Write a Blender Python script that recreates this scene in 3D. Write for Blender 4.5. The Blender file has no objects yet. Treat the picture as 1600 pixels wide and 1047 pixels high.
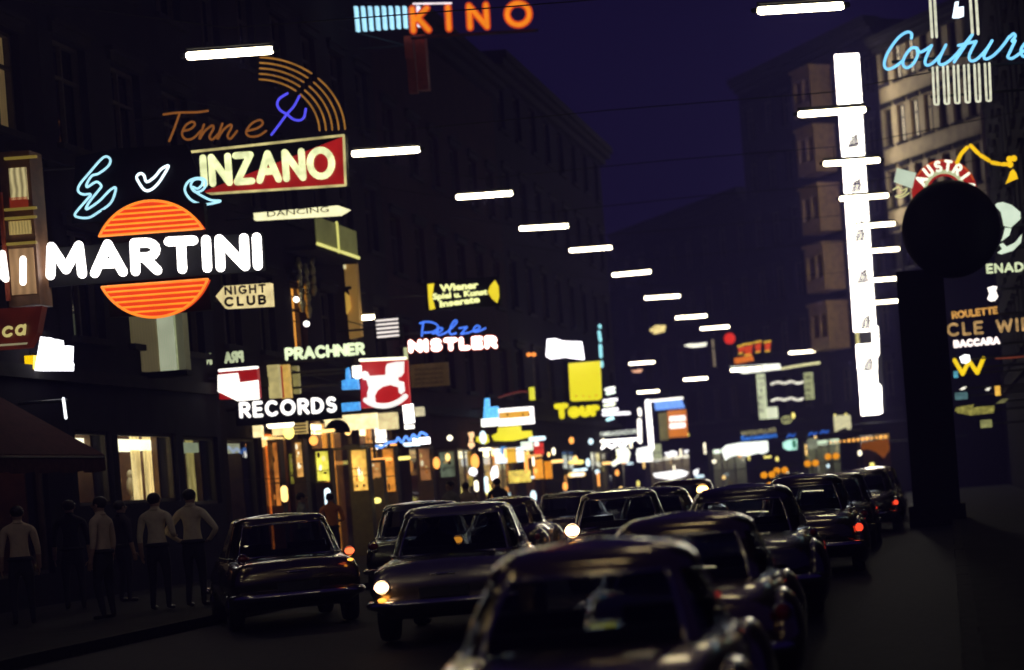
import bpy, bmesh, math, random
from mathutils import Vector, Matrix
C = bpy.context.scene.collection
sc = bpy.context.scene
R = math.radians
rnd = random.Random(7)

# ------------------------------------------------------------------ camera, sky, exposure
F = 3200.0                     # focal length in photo pixels (1600 wide)
ROLL = R(4.3)
cr, sr = math.cos(ROLL), math.sin(ROLL)
VU, VV = 1481.0, 718.0         # vanishing point of the street
EYE = 1.55
cam_d = bpy.data.cameras.new('camera'); cam = bpy.data.objects.new('camera', cam_d); C.objects.link(cam)
cam_d.sensor_width = 36; cam_d.sensor_fit = 'HORIZONTAL'; cam_d.lens = F/1600*36
cam_d.shift_x = (800-VU)/1600; cam_d.shift_y = (VV-523.5)/1600
cam_d.clip_start = .1; cam_d.clip_end = 2000
m = Matrix(((cr, sr, 0, 0), (0, 0, -1, 0), (-sr, cr, 0, EYE), (0, 0, 0, 1)))
cam.matrix_world = m
cam_d.dof.use_dof = True; cam_d.dof.focus_distance = 29; cam_d.dof.aperture_fstop = 1.05
sc.camera = cam
w = bpy.data.worlds.new('World'); sc.world = w; w.use_nodes = True
bg = w.node_tree.nodes['Background']
bg.inputs['Color'].default_value = (.21, .115, 1.0, 1); bg.inputs['Strength'].default_value = .025
sc.view_settings.view_transform = 'Standard'; sc.view_settings.look = 'None'
sc.view_settings.exposure = 0; sc.view_settings.gamma = 1
try:
    sc.cycles.use_denoising = True
    sc.cycles.sample_clamp_indirect = 4
    sc.cycles.max_bounces = 5; sc.cycles.glossy_bounces = 3; sc.cycles.transparent_max_bounces = 12
    sc.cycles.use_light_tree = True
except Exception: pass

def ab(u, v):
    du, dv = u-VU, VV-v
    return du*cr+dv*sr, -du*sr+dv*cr
def P(u, v, Y):
    a, b = ab(u, v)
    return Vector((a*Y/F, Y, EYE+b*Y/F))
def ground_z(Y):
    t = min(1, max(0, (Y-12)/12.)); t = t*t*(3-2*t)
    return -.16*(1-t)

# ------------------------------------------------------------------ materials
MC = {}
def node_mat(name):
    mt = bpy.data.materials.new(name); mt.use_nodes = True
    return mt, mt.node_tree, mt.node_tree.nodes['Principled BSDF']
def pm(name, col, rough=.6, metal=0., var=.25, scale=6., bump=.0, coat=0., detail=6, spec=.5):
    if name in MC: return MC[name]
    mt, nt, b = node_mat(name)
    b.inputs['Roughness'].default_value = rough; b.inputs['Metallic'].default_value = metal
    b.inputs['Coat Weight'].default_value = coat; b.inputs['Specular IOR Level'].default_value = spec
    b.inputs['Coat Roughness'].default_value = .06
    tc = nt.nodes.new('ShaderNodeTexCoord'); n = nt.nodes.new('ShaderNodeTexNoise')
    n.inputs['Scale'].default_value = scale; n.inputs['Detail'].default_value = detail
    nt.links.new(tc.outputs['Object'], n.inputs['Vector'])
    r = nt.nodes.new('ShaderNodeValToRGB')
    r.color_ramp.elements[0].position = .3; r.color_ramp.elements[1].position = .72
    r.color_ramp.elements[0].color = tuple(max(0, c*(1-var)) for c in col)+(1,)
    r.color_ramp.elements[1].color = tuple(min(1, c*(1+var)) for c in col)+(1,)
    nt.links.new(n.outputs['Fac'], r.inputs['Fac']); nt.links.new(r.outputs['Color'], b.inputs['Base Color'])
    if bump:
        bp = nt.nodes.new('ShaderNodeBump'); bp.inputs['Strength'].default_value = bump; bp.inputs['Distance'].default_value = .02
        nt.links.new(n.outputs['Fac'], bp.inputs['Height']); nt.links.new(bp.outputs['Normal'], b.inputs['Normal'])
    MC[name] = mt; return mt
def em(col, s=1.0, var=.12, scale=3.0):
    key = ('em', tuple(round(c, 3) for c in col), s, var, scale)
    if key in MC: return MC[key]
    mt, nt, b = node_mat('glow_%d' % len(MC))
    b.inputs['Base Color'].default_value = tuple(c*.3+.02 for c in col)+(1,)
    b.inputs['Roughness'].default_value = .4
    b.inputs['Emission Color'].default_value = tuple(col)+(1,)
    tc = nt.nodes.new('ShaderNodeTexCoord'); n = nt.nodes.new('ShaderNodeTexNoise'); n.inputs['Scale'].default_value = scale
    n.inputs['Detail'].default_value = 3
    nt.links.new(tc.outputs['Object'], n.inputs['Vector'])
    mr = nt.nodes.new('ShaderNodeMapRange'); mr.inputs[1].default_value = .3; mr.inputs[2].default_value = .7
    mr.inputs[3].default_value = s*(1-var); mr.inputs[4].default_value = s*(1+var)
    nt.links.new(n.outputs['Fac'], mr.inputs[0]); nt.links.new(mr.outputs[0], b.inputs['Emission Strength'])
    MC[key] = mt; return mt
def streaked_glow_mat(col, s, scale=14):
    key = ('cur', col, s, scale)
    if key in MC: return MC[key]
    mt, nt, b = node_mat('streaked_glow_%d' % len(MC))
    b.inputs['Base Color'].default_value = tuple(col)+(1,); b.inputs['Roughness'].default_value = .8
    tc = nt.nodes.new('ShaderNodeTexCoord'); wv = nt.nodes.new('ShaderNodeTexWave')
    wv.inputs['Scale'].default_value = scale*.3; wv.inputs['Distortion'].default_value = 3; wv.inputs['Detail'].default_value = 2
    nt.links.new(tc.outputs['Object'], wv.inputs['Vector'])
    n = nt.nodes.new('ShaderNodeTexNoise'); n.inputs['Scale'].default_value = 1.3
    nt.links.new(tc.outputs['Object'], n.inputs['Vector'])
    mu = nt.nodes.new('ShaderNodeMath'); mu.operation = 'MULTIPLY'
    nt.links.new(wv.outputs['Fac'], mu.inputs[0]); nt.links.new(n.outputs['Fac'], mu.inputs[1])
    mr = nt.nodes.new('ShaderNodeMapRange'); mr.inputs[2].default_value = .6; mr.inputs[3].default_value = s*.35; mr.inputs[4].default_value = s*1.3
    nt.links.new(mu.outputs[0], mr.inputs[0]); nt.links.new(mr.outputs[0], b.inputs['Emission Strength'])
    b.inputs['Emission Color'].default_value = tuple(col)+(1,)
    MC[key] = mt; return mt
def glass_mat(name='car_glass', tint=(.55, .6, .7), trans=.8):
    if name in MC: return MC[name]
    mt = bpy.data.materials.new(name); mt.use_nodes = True; nt = mt.node_tree; nt.nodes.clear()
    o = nt.nodes.new('ShaderNodeOutputMaterial'); t = nt.nodes.new('ShaderNodeBsdfTransparent'); g = nt.nodes.new('ShaderNodeBsdfGlossy')
    t.inputs['Color'].default_value = tuple(c*trans for c in tint)+(1,); g.inputs['Roughness'].default_value = .03
    lw = nt.nodes.new('ShaderNodeLayerWeight'); lw.inputs['Blend'].default_value = .5
    pw = nt.nodes.new('ShaderNodeMath'); pw.operation = 'POWER'; pw.inputs[1].default_value = 5; nt.links.new(lw.outputs['Facing'], pw.inputs[0])
    fr = nt.nodes.new('ShaderNodeMapRange'); fr.inputs[3].default_value = .045; fr.inputs[4].default_value = .85; nt.links.new(pw.outputs[0], fr.inputs[0])
    mx = nt.nodes.new('ShaderNodeMixShader')
    nt.links.new(fr.outputs[0], mx.inputs[0]); nt.links.new(t.outputs[0], mx.inputs[1]); nt.links.new(g.outputs[0], mx.inputs[2])
    nt.links.new(mx.outputs[0], o.inputs[0]); MC[name] = mt; return mt

M_dark = pm('sign_black_metal', (.004, .004, .005), .7, .0, spec=.1)
M_steel = pm('bracket_steel', (.05, .05, .055), .45, .6)
M_wire = pm('wire_black', (.02, .02, .02), .6)
M_chrome = pm('chrome', (.62, .60, .56), .14, 1.0, .06, 20)
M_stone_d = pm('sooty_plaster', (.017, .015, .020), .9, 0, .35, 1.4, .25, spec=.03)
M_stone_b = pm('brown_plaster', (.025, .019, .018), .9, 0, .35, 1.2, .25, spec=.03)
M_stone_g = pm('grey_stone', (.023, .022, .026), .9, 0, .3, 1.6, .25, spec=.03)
M_stone_t = pm('pale_limestone', (.50, .39, .23), .8, 0, .22, 1.8, .2)
M_trim = pm('stone_trim', (.032, .029, .030), .85, 0, .25, 3, .2, spec=.03)
M_frame = pm('window_frame_paint', (.10, .085, .07), .5, 0, .2, 8, spec=.03)
M_pane = pm('dark_window_glass', (.012, .012, .018), .06, 0, .4, .8)
M_inter = pm('shop_interior_plaster', (.5, .43, .33), .8, 0, .2, 2)
M_inter_d = pm('shop_interior_wood', (.16, .085, .045), .6, 0, .35, 5)
M_asph = pm('asphalt', (.020, .020, .030), .72, 0, .35, 9, .5, detail=12, spec=.05)
M_pave = pm('paving', (.022, .021, .023), .8, 0, .3, 3.2, .4, spec=.03)
M_kerb = pm('kerb_granite', (.035, .034, .036), .8, 0, .3, 12, .3, spec=.03)
M_tyre = pm('tyre_rubber', (.018, .018, .018), .8)
M_seat = pm('car_seat_cloth', (.06, .045, .04), .8)
M_glass = glass_mat()
WARM = (1.0, .93, .74)
W_TUBE = em((1.0, .88, .58), 16, .05)
W_WHITE = em((1.0, .95, .90), 5.0, .1)
W_WHITE2 = em((1.0, .93, .82), 3.0, .12)

# ------------------------------------------------------------------ mesh helpers
class MB:
    def __init__(s): s.v = []; s.f = []
    def box(s, x0, x1, y0, y1, z0, z1):
        i = len(s.v)
        s.v += [(x, y, z) for z in (z0, z1) for y in (y0, y1) for x in (x0, x1)]
        s.f += [tuple(i+k for k in q) for q in ((0, 2, 3, 1), (4, 5, 7, 6), (0, 1, 5, 4), (2, 6, 7, 3), (0, 4, 6, 2), (1, 3, 7, 5))]
        return s
    def prism(s, poly, y0, y1):           # poly: (x, z) points, extruded in y
        i = len(s.v); n = len(poly)
        s.v += [(x, y0, z) for x, z in poly]+[(x, y1, z) for x, z in poly]
        s.f += [tuple(range(i, i+n)), tuple(range(i+2*n-1, i+n-1, -1))]
        for k in range(n):
            j = (k+1) % n; s.f.append((i+k, i+n+k, i+n+j, i+j))
        return s
    def rings(s, rings, close0=True, close1=True):
        i = len(s.v); n = len(rings[0])
        for r in rings: s.v += [tuple(p) for p in r]
        for k in range(len(rings)-1):
            for j in range(n):
                a = i+k*n+j; b = i+k*n+(j+1) % n
                s.f.append((a, b, b+n, a+n))
        if close0: s.f.append(tuple(range(i+n-1, i-1, -1)))
        if close1: s.f.append(tuple(range(i+(len(rings)-1)*n, i+len(rings)*n)))
        return s
    def tube(s, pts, r, n=8, flat=1.0, side=None, r1=None):
        pts = [Vector(p) for p in pts]
        q = [pts[0]]
        for p in pts[1:]:
            if (p-q[-1]).length > 1e-5: q.append(p)
        pts = q
        if len(pts) < 2: return s
        # split at sharp corners
        start = 0
        for k in range(1, len(pts)-1):
            d0 = (pts[k]-pts[k-1]).normalized(); d1 = (pts[k+1]-pts[k]).normalized()
            if d0.dot(d1) < .55:
                s._tube(pts[start:k+1], r, n, flat, side, r1); start = k
        s._tube(pts[start:], r, n, flat, side, r1); return s
    def _tube(s, pts, r, n, flat, side=None, r1=None):
        pts = [Vector(p) for p in pts]; m_ = len(pts); up = Vector(side) if side else Vector((0, 1, 0))
        rings = []
        def frame(t):
            u = up if abs(t.dot(up)) < .95 else Vector((1, 0, 0))
            a = t.cross(u).normalized(); b = a.cross(t).normalized(); return a, b
        def ring(c, a, b, rr):
            return [c+a*(math.cos(2*math.pi*k/n)*rr)+b*(math.sin(2*math.pi*k/n)*rr*flat) for k in range(n)]
        for k, p in enumerate(pts):
            t = (pts[min(k+1, m_-1)]-pts[max(k-1, 0)]).normalized(); a, b = frame(t)
            rr = r if r1 is None else r+(r1-r)*k/(m_-1)
            if k == 0:
                rings.append(ring(p-t*rr*.94, a, b, rr*.34)); rings.append(ring(p-t*rr*.6, a, b, rr*.8))
            rings.append(ring(p, a, b, rr))
            if k == m_-1:
                rings.append(ring(p+t*rr*.6, a, b, rr*.8)); rings.append(ring(p+t*rr*.94, a, b, rr*.34))
        s.rings(rings)
    def ball(s, c, rx, ry=None, rz=None, n=14, m_=9):
        ry = ry or rx; rz = rz or rx; rings = []
        for k in range(m_):
            t = math.pi*(.03+.94*k/(m_-1)); z = -math.cos(t); q = math.sin(t)
            rings.append([(c[0]+rx*q*math.cos(2*math.pi*j/n), c[1]+ry*q*math.sin(2*math.pi*j/n), c[2]+rz*z) for j in range(n)])
        return s.rings(rings)
    def build(s, name, mat, parent=None, smooth=False, world=True, mesh_only=False):
        off = Vector((0, 0, 0)); q = parent
        while world and q is not None: off = off+q.location; q = q.parent
        me = bpy.data.meshes.new(name)
        me.from_pydata([(x-off[0], y-off[1], z-off[2]) for x, y, z in s.v], [], s.f)
        if mat is not None: me.materials.append(mat)
        if smooth: me.polygons.foreach_set('use_smooth', [True]*len(me.polygons))
        me.update()
        if mesh_only: return me
        return link(name, me, parent)
def link(name, me, parent=None, loc=None):
    o = bpy.data.objects.new(name, me); C.objects.link(o)
    if parent is not None: o.parent = parent
    if loc is not None: o.location = loc
    return o
def tag(o, label=None, cat=None, group=None, kind=None):
    if label: o['label'] = label
    if cat: o['category'] = cat
    if group: o['group'] = group
    if kind: o['kind'] = kind
    return o
def thing(name, label, cat, loc=(0, 0, 0), rz=0, group=None):
    o = bpy.data.objects.new(name, None); C.objects.link(o)
    o.location = loc; o.rotation_euler = (0, 0, rz); o.empty_display_size = .2
    return tag(o, label, cat, group)
def copy_tree(o, parent=None):
    c = o.copy(); C.objects.link(c)
    if parent is not None: c.parent = parent
    for ch in list(o.children): copy_tree(ch, c)
    return c
def cr_spline(pts, n=6, closed=False):
    pts = [Vector(p) for p in pts]; out = []; N = len(pts)
    rng = range(N) if closed else range(N-1)
    for i in rng:
        g = (lambda k: pts[k % N]) if closed else (lambda k: pts[min(max(k, 0), N-1)])
        p0, p1, p2, p3 = g(i-1), g(i), g(i+1), g(i+2)
        for k in range(n):
            t = k/n
            out.append(.5*((2*p1)+(p2-p0)*t+(2*p0-5*p1+4*p2-p3)*t*t+(3*p1-p0-3*p2+p3)*t**3))
    out.append(pts[0] if closed else pts[-1]); return out
def px(pts, scale, ox, oy):
    return [(x*scale+ox, y*scale+oy) for x, y in pts]
def arc(cx, cy, rx, ry, a0, a1, n=8):
    return [(cx+rx*math.cos(R(a0+(a1-a0)*k/n)), cy+ry*math.sin(R(a0+(a1-a0)*k/n))) for k in range(n+1)]
FONT = {
 'A': (.8, [[(0, 0), (.4, 1)], [(.4, 1), (.8, 0)], [(.15, .32), (.65, .32)]]),
 'B': (.6, [[(0, 0), (0, 1)], [(0, 1), (.3, 1)]+arc(.3, .76, .26, .24, 90, -90)+[(0, .52)], [(0, .52)]+arc(.32, .26, .28, .26, 90, -90)+[(0, 0)]]),
 'C': (.76, [arc(.43, .5, .43, .5, 48, 312, 14)]),
 'D': (.72, [[(0, 0), (0, 1)], [(0, 1)]+arc(.26, .5, .46, .5, 90, -90, 10)+[(0, 0)]]),
 'E': (.52, [[(0, 0), (0, 1)], [(0, 1), (.52, 1)], [(0, .5), (.46, .5)], [(0, 0), (.52, 0)]]),
 'F': (.52, [[(0, 0), (0, 1)], [(0, 1), (.52, 1)], [(0, .5), (.46, .5)]]),
 'G': (.8, [arc(.43, .5, .43, .5, 48, 335, 14), [(.8, .42), (.5, .42)]]),
 'H': (.68, [[(0, 0), (0, 1)], [(.68, 0), (.68, 1)], [(0, .5), (.68, .5)]]),
 'I': (.02, [[(0, 0), (0, 1)]]),
 'K': (.62, [[(0, 0), (0, 1)], [(.6, 1), (.02, .42)], [(.2, .58), (.62, 0)]]),
 'L': (.48, [[(0, 1), (0, 0)], [(0, 0), (.48, 0)]]),
 'M': (.9, [[(0, 0), (.06, 1)], [(.06, 1), (.45, .18)], [(.45, .18), (.84, 1)], [(.84, 1), (.9, 0)]]),
 'N': (.7, [[(0, 0), (0, 1)], [(0, 1), (.7, 0)], [(.7, 0), (.7, 1)]]),
 'O': (.92, [arc(.46, .5, .46, .5, 0, 360, 20)]),
 'P': (.58, [[(0, 0), (0, 1)], [(0, 1)]+arc(.3, .73, .28, .27, 90, -90)+[(0, .46)]]),
 'R': (.62, [[(0, 0), (0, 1)], [(0, 1)]+arc(.32, .74, .28, .26, 90, -90)+[(0, .48)], [(.26, .48), (.62, 0)]]),
 'S': (.56, [arc(.29, .745, .26, .255, 35, 270, 9)[:-1]+arc(.28, .255, .28, .255, 90, -145, 9)]),
 'T': (.7, [[(0, 1), (.7, 1)], [(.35, 1), (.35, 0)]]),
 'U': (.66, [[(0, 1), (0, .33)]+arc(.33, .33, .33, .33, 180, 360, 9)+[(.66, 1)]]),
 'V': (.74, [[(0, 1), (.37, 0)], [(.37, 0), (.74, 1)]]),
 'W': (1.1, [[(0, 1), (.27, 0)], [(.27, 0), (.55, .9)], [(.55, .9), (.83, 0)], [(.83, 0), (1.1, 1)]]),
 'Z': (.62, [[(0, 1), (.62, 1)], [(.62, 1), (0, 0)], [(0, 0), (.62, 0)]]),
 'o': (.56, [arc(.28, .3, .28, .3, 0, 360, 14)]),
 'u': (.5, [[(0, .6), (0, .22)]+arc(.25, .22, .25, .22, 180, 360, 8)+[(.5, .6)]]),
 'r': (.36, [[(0, 0), (0, .6)], [(0, .35)]+arc(.2, .38, .2, .22, 160, 50, 5)]),
 'c': (.5, [arc(.28, .3, .28, .3, 45, 315, 10)]),
 'a': (.5, [arc(.25, .3, .25, .3, 0, 360, 12), [(.5, .6), (.5, 0)]]),
 ' ': (.35, []),
}
def word(root, text, p0, p1, h, Y, mat, r, gap=.3, flat=.6, dy=0., name='letter', slant=0., mirror=False, skip=()):
    """stroke letters between two photo points on the sign's plane; h = cap height and r = stroke radius, photo px"""
    A, B = P(*p0, Y), P(*p1, Y); k = Y/F
    tot = sum(FONT[c][0] for c in text)+gap*(len(text)-1)
    ex = (B-A).normalized(); L = (B-A).length; ez = Vector((0, 0, 1)); ez = (ez-ex*ez.dot(ex)).normalized()
    sx = L/tot; hz = h*k; x = 0
    for i, c in enumerate(text):
        wd, st = FONT[c]
        if st and i not in skip:
            b = MB()
            for line in st:
                pts = []
                for (a, z) in line:
                    xx = (x+a)*sx+slant*z*hz
                    if mirror: xx = L-xx
                    pts.append(A+ex*xx+ez*(z*hz)+Vector((0, dy, 0)))
                b.tube(pts, r*k, 8, flat)
            b.build(name, mat, root, True)
        x += wd+gap
def neon(root, pts, Y, r, mat, name='neon_tube', n=6, closed=False, flat=1.0, smooth=True, dy=0):
    q = [P(u, v, Y)+Vector((0, dy, 0)) for u, v in pts]
    if smooth: q = cr_spline(q, n, closed)
    b = MB(); (b._tube if smooth else b.tube)(q, r*Y/F, 8, flat); return b.build(name, mat, root, True)
def plate(root, pts, Y, th, mat, name='panel', dy=0.):
    q = [P(u, v, Y) for u, v in pts]
    return MB().prism([(p.x, p.z) for p in q], Y+dy, Y+dy+th).build(name, mat, root)
def quad(u0, v0, u1, v1):           # upright rectangle spanning these photo corners
    cu, cv, hw, hh = (u0+u1)/2, (v0+v1)/2, (u1-u0)/2, (v1-v0)/2
    return [(cu+x*cr-y*sr, cv-x*sr-y*cr) for x, y in ((-hw, hh), (hw, hh), (hw, -hh), (-hw, -hh))]
def sign(label, u, v, Y, cat='sign', name='neon_sign', group=None):
    return thing(name, label, cat, P(u, v, Y), 0, group)
LEFT_X, RIGHT_X = -16.5, 2.9
def bracket(root, u, v, Y, to=LEFT_X, r=.03, both=True):
    p = P(u, v, Y); b = MB()
    b.tube([p+Vector((0, .12, 0)), Vector((to, Y+.12, p.z))], r, 6)
    if both: b.tube([p+Vector((0, .12, 0)), Vector((to, Y+.12, p.z+abs(p.x-to)*.35))], r*.5, 5)
    b.build('bracket', M_steel, root)
def text_mesh(root, body, p0, p1, h, Y, mat, dy=-.02, name='lettering', th=.01, off=.0):
    """built-in lettering, width fitted between two photo points"""
    cu = bpy.data.curves.new('lettering', 'FONT'); cu.body = body; cu.extrude = th; cu.offset = off; cu.resolution_u = 3
    t = bpy.data.objects.new('tmp', cu); C.objects.link(t)
    bpy.context.view_layer.update()
    me = bpy.data.meshes.new_from_object(t.evaluated_get(bpy.context.evaluated_depsgraph_get()))
    C.objects.unlink(t); bpy.data.objects.remove(t)
    xs = [v.co.x for v in me.vertices]; ys = [v.co.y for v in me.vertices]
    x0, x1 = min(xs), max(xs); cap = .73
    A, B = P(*p0, Y), P(*p1, Y); ex = (B-A)/(x1-x0); hz = h*Y/F/cap
    for v in me.vertices:
        q = A+ex*(v.co.x-x0)+Vector((0, dy-v.co.z, v.co.y*hz))
        v.co = q-root.location  # root is top-level
    me.materials.clear(); me.materials.append(mat); me.update()
    return link(name, me, root)

# ------------------------------------------------------------------ ground
def sheet(name, x0, x1, z, mat, ys, kind='structure'):
    b = MB()
    for i, y in enumerate(ys):
        b.v += [(x0, y, z+ground_z(y)), (x1, y, z+ground_z(y))]
        if i: k = 2*i; b.f.append((k-2, k-1, k+1, k))
    return tag(b.build(name, mat), kind=kind)
YS = [-60, -20, 0]+[8+k for k in range(0, 20)]+[30, 40, 60, 90, 120, 170, 220]
g = MB(); g.v = [(-93, -43, -.5), (63, -43, -.5), (63, 243, -.5), (-93, 243, -.5)]; g.f = [(0, 1, 2, 3)]
tag(g.build('ground', M_asph), kind='structure')
sheet('road', -60, 0, 0, M_asph, YS)
sheet('pavement', -16.5, -10.66, .13, M_pave, YS[:-3]+[104])
sheet('pavement', .16, 2.9, .13, M_pave, YS[:-3]+[100])
for xk, y1 in ((-10.66, 104), (0., 96)):
    root = thing('kerb', 'granite kerb along the %s edge of the road' % ('far' if xk < -1 else 'near'), 'kerb', (xk, 0, 0))
    km = MB().box(0, .158, .0004, .9996, -.2, .137).build('kerb_stone', M_kerb, mesh_only=True)
    for y in range(4, int(y1)):
        ks = link('kerb_stone', km, root, (rnd.uniform(-.004, .004), y, ground_z(y)+rnd.uniform(-.002, .002))); ks.rotation_euler = (math.atan(ground_z(y+1)-ground_z(y)), 0, 0)

# ------------------------------------------------------------------ facades
def bar_mesh(name, boxes, mat):
    b = MB()
    for q in boxes: b.box(*q)
    return b.build(name, mat, mesh_only=True)
def facade(root, L, H, gh, fl, nb, wm, ww, wh, shops=(), lit=None, depth=9, cornice=True, low_shade=None):
    lit = lit or {}
    b = MB(); nf = max(1, int((H-gh)/fl+.01)); pitch = L/nb; top = gh+nf*fl
    for k in range(nf):
        z0 = gh+k*fl; zs = z0+.85; zh = zs+wh
        b.box(0, L, 0, .4, z0, zs); b.box(0, L, 0, .4, zh, z0+fl)
        xs = [0]
        for i in range(nb): c = (i+.5)*pitch; xs += [c-ww/2, c+ww/2]
        xs.append(L)
        for i in range(0, len(xs), 2): b.box(xs[i], xs[i+1], 0, .4, zs, zh)
    if H > top+.05: b.box(0, L, 0, .4, top, H)
    b.box(0, L, .41, depth, gh-.35, H)                    # body of the house
    b.box(0, L, 3.4, depth, 0, gh-.36)
    x = 0; shops = sorted(shops, key=lambda q: q[0])
    for s in shops:
        if s[0] > x+.01: b.box(x, s[0], 0, 3.39, 0, gh-.36); b.box(x, s[0], 0, .4, gh-.36, gh)
        b.box(s[0], s[1], 0, .4, s[3], gh)
        if s[2] > .02: b.box(s[0], s[1], 0, .4, 0, s[2])
        x = s[1]
    if x < L-.01: b.box(x, L, 0, 3.39, 0, gh-.36); b.box(x, L, 0, .4, gh-.36, gh)
    wall = b.build('wall', wm, root, world=False)
    if low_shade:                                             # shade on the lower storeys, put into a near-black wall colour
        wall.data.materials.append(low_shade[0])
        for p in wall.data.polygons: p.material_index = 1 if p.center.z < low_shade[1] else 0
    b = MB().box(-.02, L+.02, -.14, -.002, gh-.05, gh+.2)
    b.build('string_course', M_trim, root, world=False)
    if cornice:
        MB().box(-.05, L+.05, -.55, -.002, H-.45, H-.2).box(-.05, L+.05, -.7, .3, H-.2, H+.1).box(0, L, -.3, -.002, H-.75, H-.452).build('cornice', M_trim, root, world=False)
    x0, x1 = -ww/2, ww/2; t = .07
    fm = bar_mesh('window', [(x0, x0+t, .16, .26, 0, wh), (x1-t, x1, .16, .26, 0, wh), (x0+t, x1-t, .16, .26, 0, t), (x0+t, x1-t, .16, .26, wh-t, wh),
                             (-.03, .03, .17, .25, t, wh-t), (x0+t, -.03, .17, .25, wh*.66-.03, wh*.66+.03), (.03, x1-t, .17, .25, wh*.66-.03, wh*.66+.03)], M_frame)
    pmh = bar_mesh('pane', [(x0+.01, x1-.01, .30, .32, .01, wh-.01)], M_pane)
    sm = bar_mesh('sill', [(x0-.12, x1+.12, -.13, .12, -.11, .015)], M_trim)
    hm = bar_mesh('lintel', [(x0-.14, x1+.14, -.08, -.002, .03, .22), (x0-.2, x1+.2, -.16, -.002, .222, .3)], M_trim)
    for k in range(nf):
        for i in range(nb):
            loc = ((i+.5)*pitch, 0, gh+k*fl+.85)
            f_ = link('window', fm, root, loc)
            if (k, i) in lit:
                p_ = pmh.copy(); p_.materials.clear(); p_.materials.append(lit[(k, i)])
                link('pane', p_, f_)
            else: link('pane', pmh, f_)
            link('sill', sm, f_); h_ = link('lintel', hm, f_, (0, 0, wh))
    for s in shops: shop(root, *s)
def shop(root, x0, x1, z0, z1, depth=1.6, light=(1, .9, .7), strength=3., wall=None, goods=0, cloth=None, frame=M_frame, lamp_d=.5):
    wall = wall or M_inter
    b = MB(); d = depth
    b.box(x0+.003, x1-.003, d, d+.06, z0, z1+.3); b.box(x0+.003, x0+.06, .405, d, z0, z1+.3); b.box(x1-.06, x1-.003, .405, d, z0, z1+.3)
    b.box(x0+.06, x1-.06, .405, d, z0+.001, z0+.06); b.box(x0+.06, x1-.06, .405, d, z1+.2, z1+.3)
    sf = b.build('shop_window', wall, root, world=False)
    fr = MB(); t = .07
    fr.box(x0+.004, x0+t, .1, .2, z0, z1).box(x1-t, x1-.004, .1, .2, z0, z1).box(x0+t, x1-t, .1, .2, z1-t, z1-.004).box(x0+t, x1-t, .1, .2, z0+.002, z0+t)
    n = max(1, int((x1-x0)/1.6))
    for k in range(1, n): c = x0+(x1-x0)*k/n; fr.box(c-.025, c+.025, .11, .19, z0+t, z1-t)
    fr.build('frame', frame, sf, world=False)
    MB().box(x0+t, x1-t, .14, .15, z0+t, z1-t).build('pane', glass_mat('shop_glass', (.9, .92, .9), .95), sf, world=False)
    if strength > 0:
        MB().box(x0+.12, x1-.12, d*.5-lamp_d*.5, d*.5+lamp_d*.5, z1-.32, z1-.1).build('ceiling_lamp', em(light, strength), sf, world=False)
    for k in range(goods):
        c = x0+.25+(x1-x0-.5)*(k+.5)/goods+rnd.uniform(-.1, .1); h = rnd.uniform(.35, 1.1); w_ = rnd.uniform(.12, .25)
        col = rnd.choice([(.5, .1, .06), (.55, .4, .12), (.6, .55, .45), (.12, .2, .3), (.4, .2, .08), (.05, .05, .05)])
        g_ = MB(); y = rnd.uniform(.6, d-.25); zz = z0+.07
        if rnd.random() < .5:
            g_.ball((c, y, zz+h*.62), w_*.8, w_*.6, h*.4, 10, 7); g_.tube([(c, y, zz+.02), (c, y, zz+h)], .03, 6)
            g_.ball((c, y, zz+h*1.1), .07, .07, .1, 8, 6)
        else:
            g_.box(c-w_, c+w_, y-.12, y+.12, zz, zz+h*.5); g_.box(c-w_*.6, c+w_*.6, y-.1, y+.1, zz+h*.5, zz+h)
        g_.build('display_goods', pm('goods_%d' % int(col[0]*100+col[1]*1000), col, .6), sf, True, world=False)
    if cloth:
        for (cx, cw, mat) in cloth:
            q = MB(); rg = []
            N = 14
            pts = [(cx-cw/2+cw*j/N, .55+.04*math.sin(j*2.1)) for j in range(N+1)]
            for j in range(N): 
                i = len(q.v); (xa, ya), (xb, yb) = pts[j], pts[j+1]
                q.v += [(xa, ya, z0+.08), (xb, yb, z0+.08), (xb, yb, z1+.1), (xa, ya, z1+.1)]; q.f.append((i, i+1, i+2, i+3))
            q.build('curtain', mat, sf, world=False)
def left_house(label, y0, y1, H, gh, fl, nb, wm, ww=1.25, wh=1.9, shops=(), lit=None):
    root = thing('town_house', label, 'building', (LEFT_X, y0, 0), R(90), 'houses along the street')
    facade(root, y1-y0-.02, H, gh, fl, nb, wm, ww, wh, [tuple([s[0]-y0, s[1]-y0])+tuple([[(c-y0, w_, m_) for c, w_, m_ in q] if isinstance(q, list) else q for q in s[2:]]) for s in shops], lit)
    return root
AMB = streaked_glow_mat((1.0, .42, .06), 1.6); YEL = streaked_glow_mat((1.0, .80, .12), 2.2); ORG = streaked_glow_mat((1.0, .26, .03), 1.0); PALE = streaked_glow_mat((.75, .8, .62), .10, 10)
CREAM = streaked_glow_mat((1.0, .82, .42), 1.1, 10); CREAM2 = streaked_glow_mat((.8, .68, .28), .5, 10)
DIMW = streaked_glow_mat((.9, .62, .25), .12, 10)
left_house('dark plastered house at the left edge behind the big vermouth sign', 24, 38.6, 19, 4.3, 3.6, 5, M_stone_d, shops=[(34.6, 37.6, .7, 3.2, 1.4, (1, .4, .2), .25, M_inter_d, 2)], lit={(1, 4): DIMW})
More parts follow.
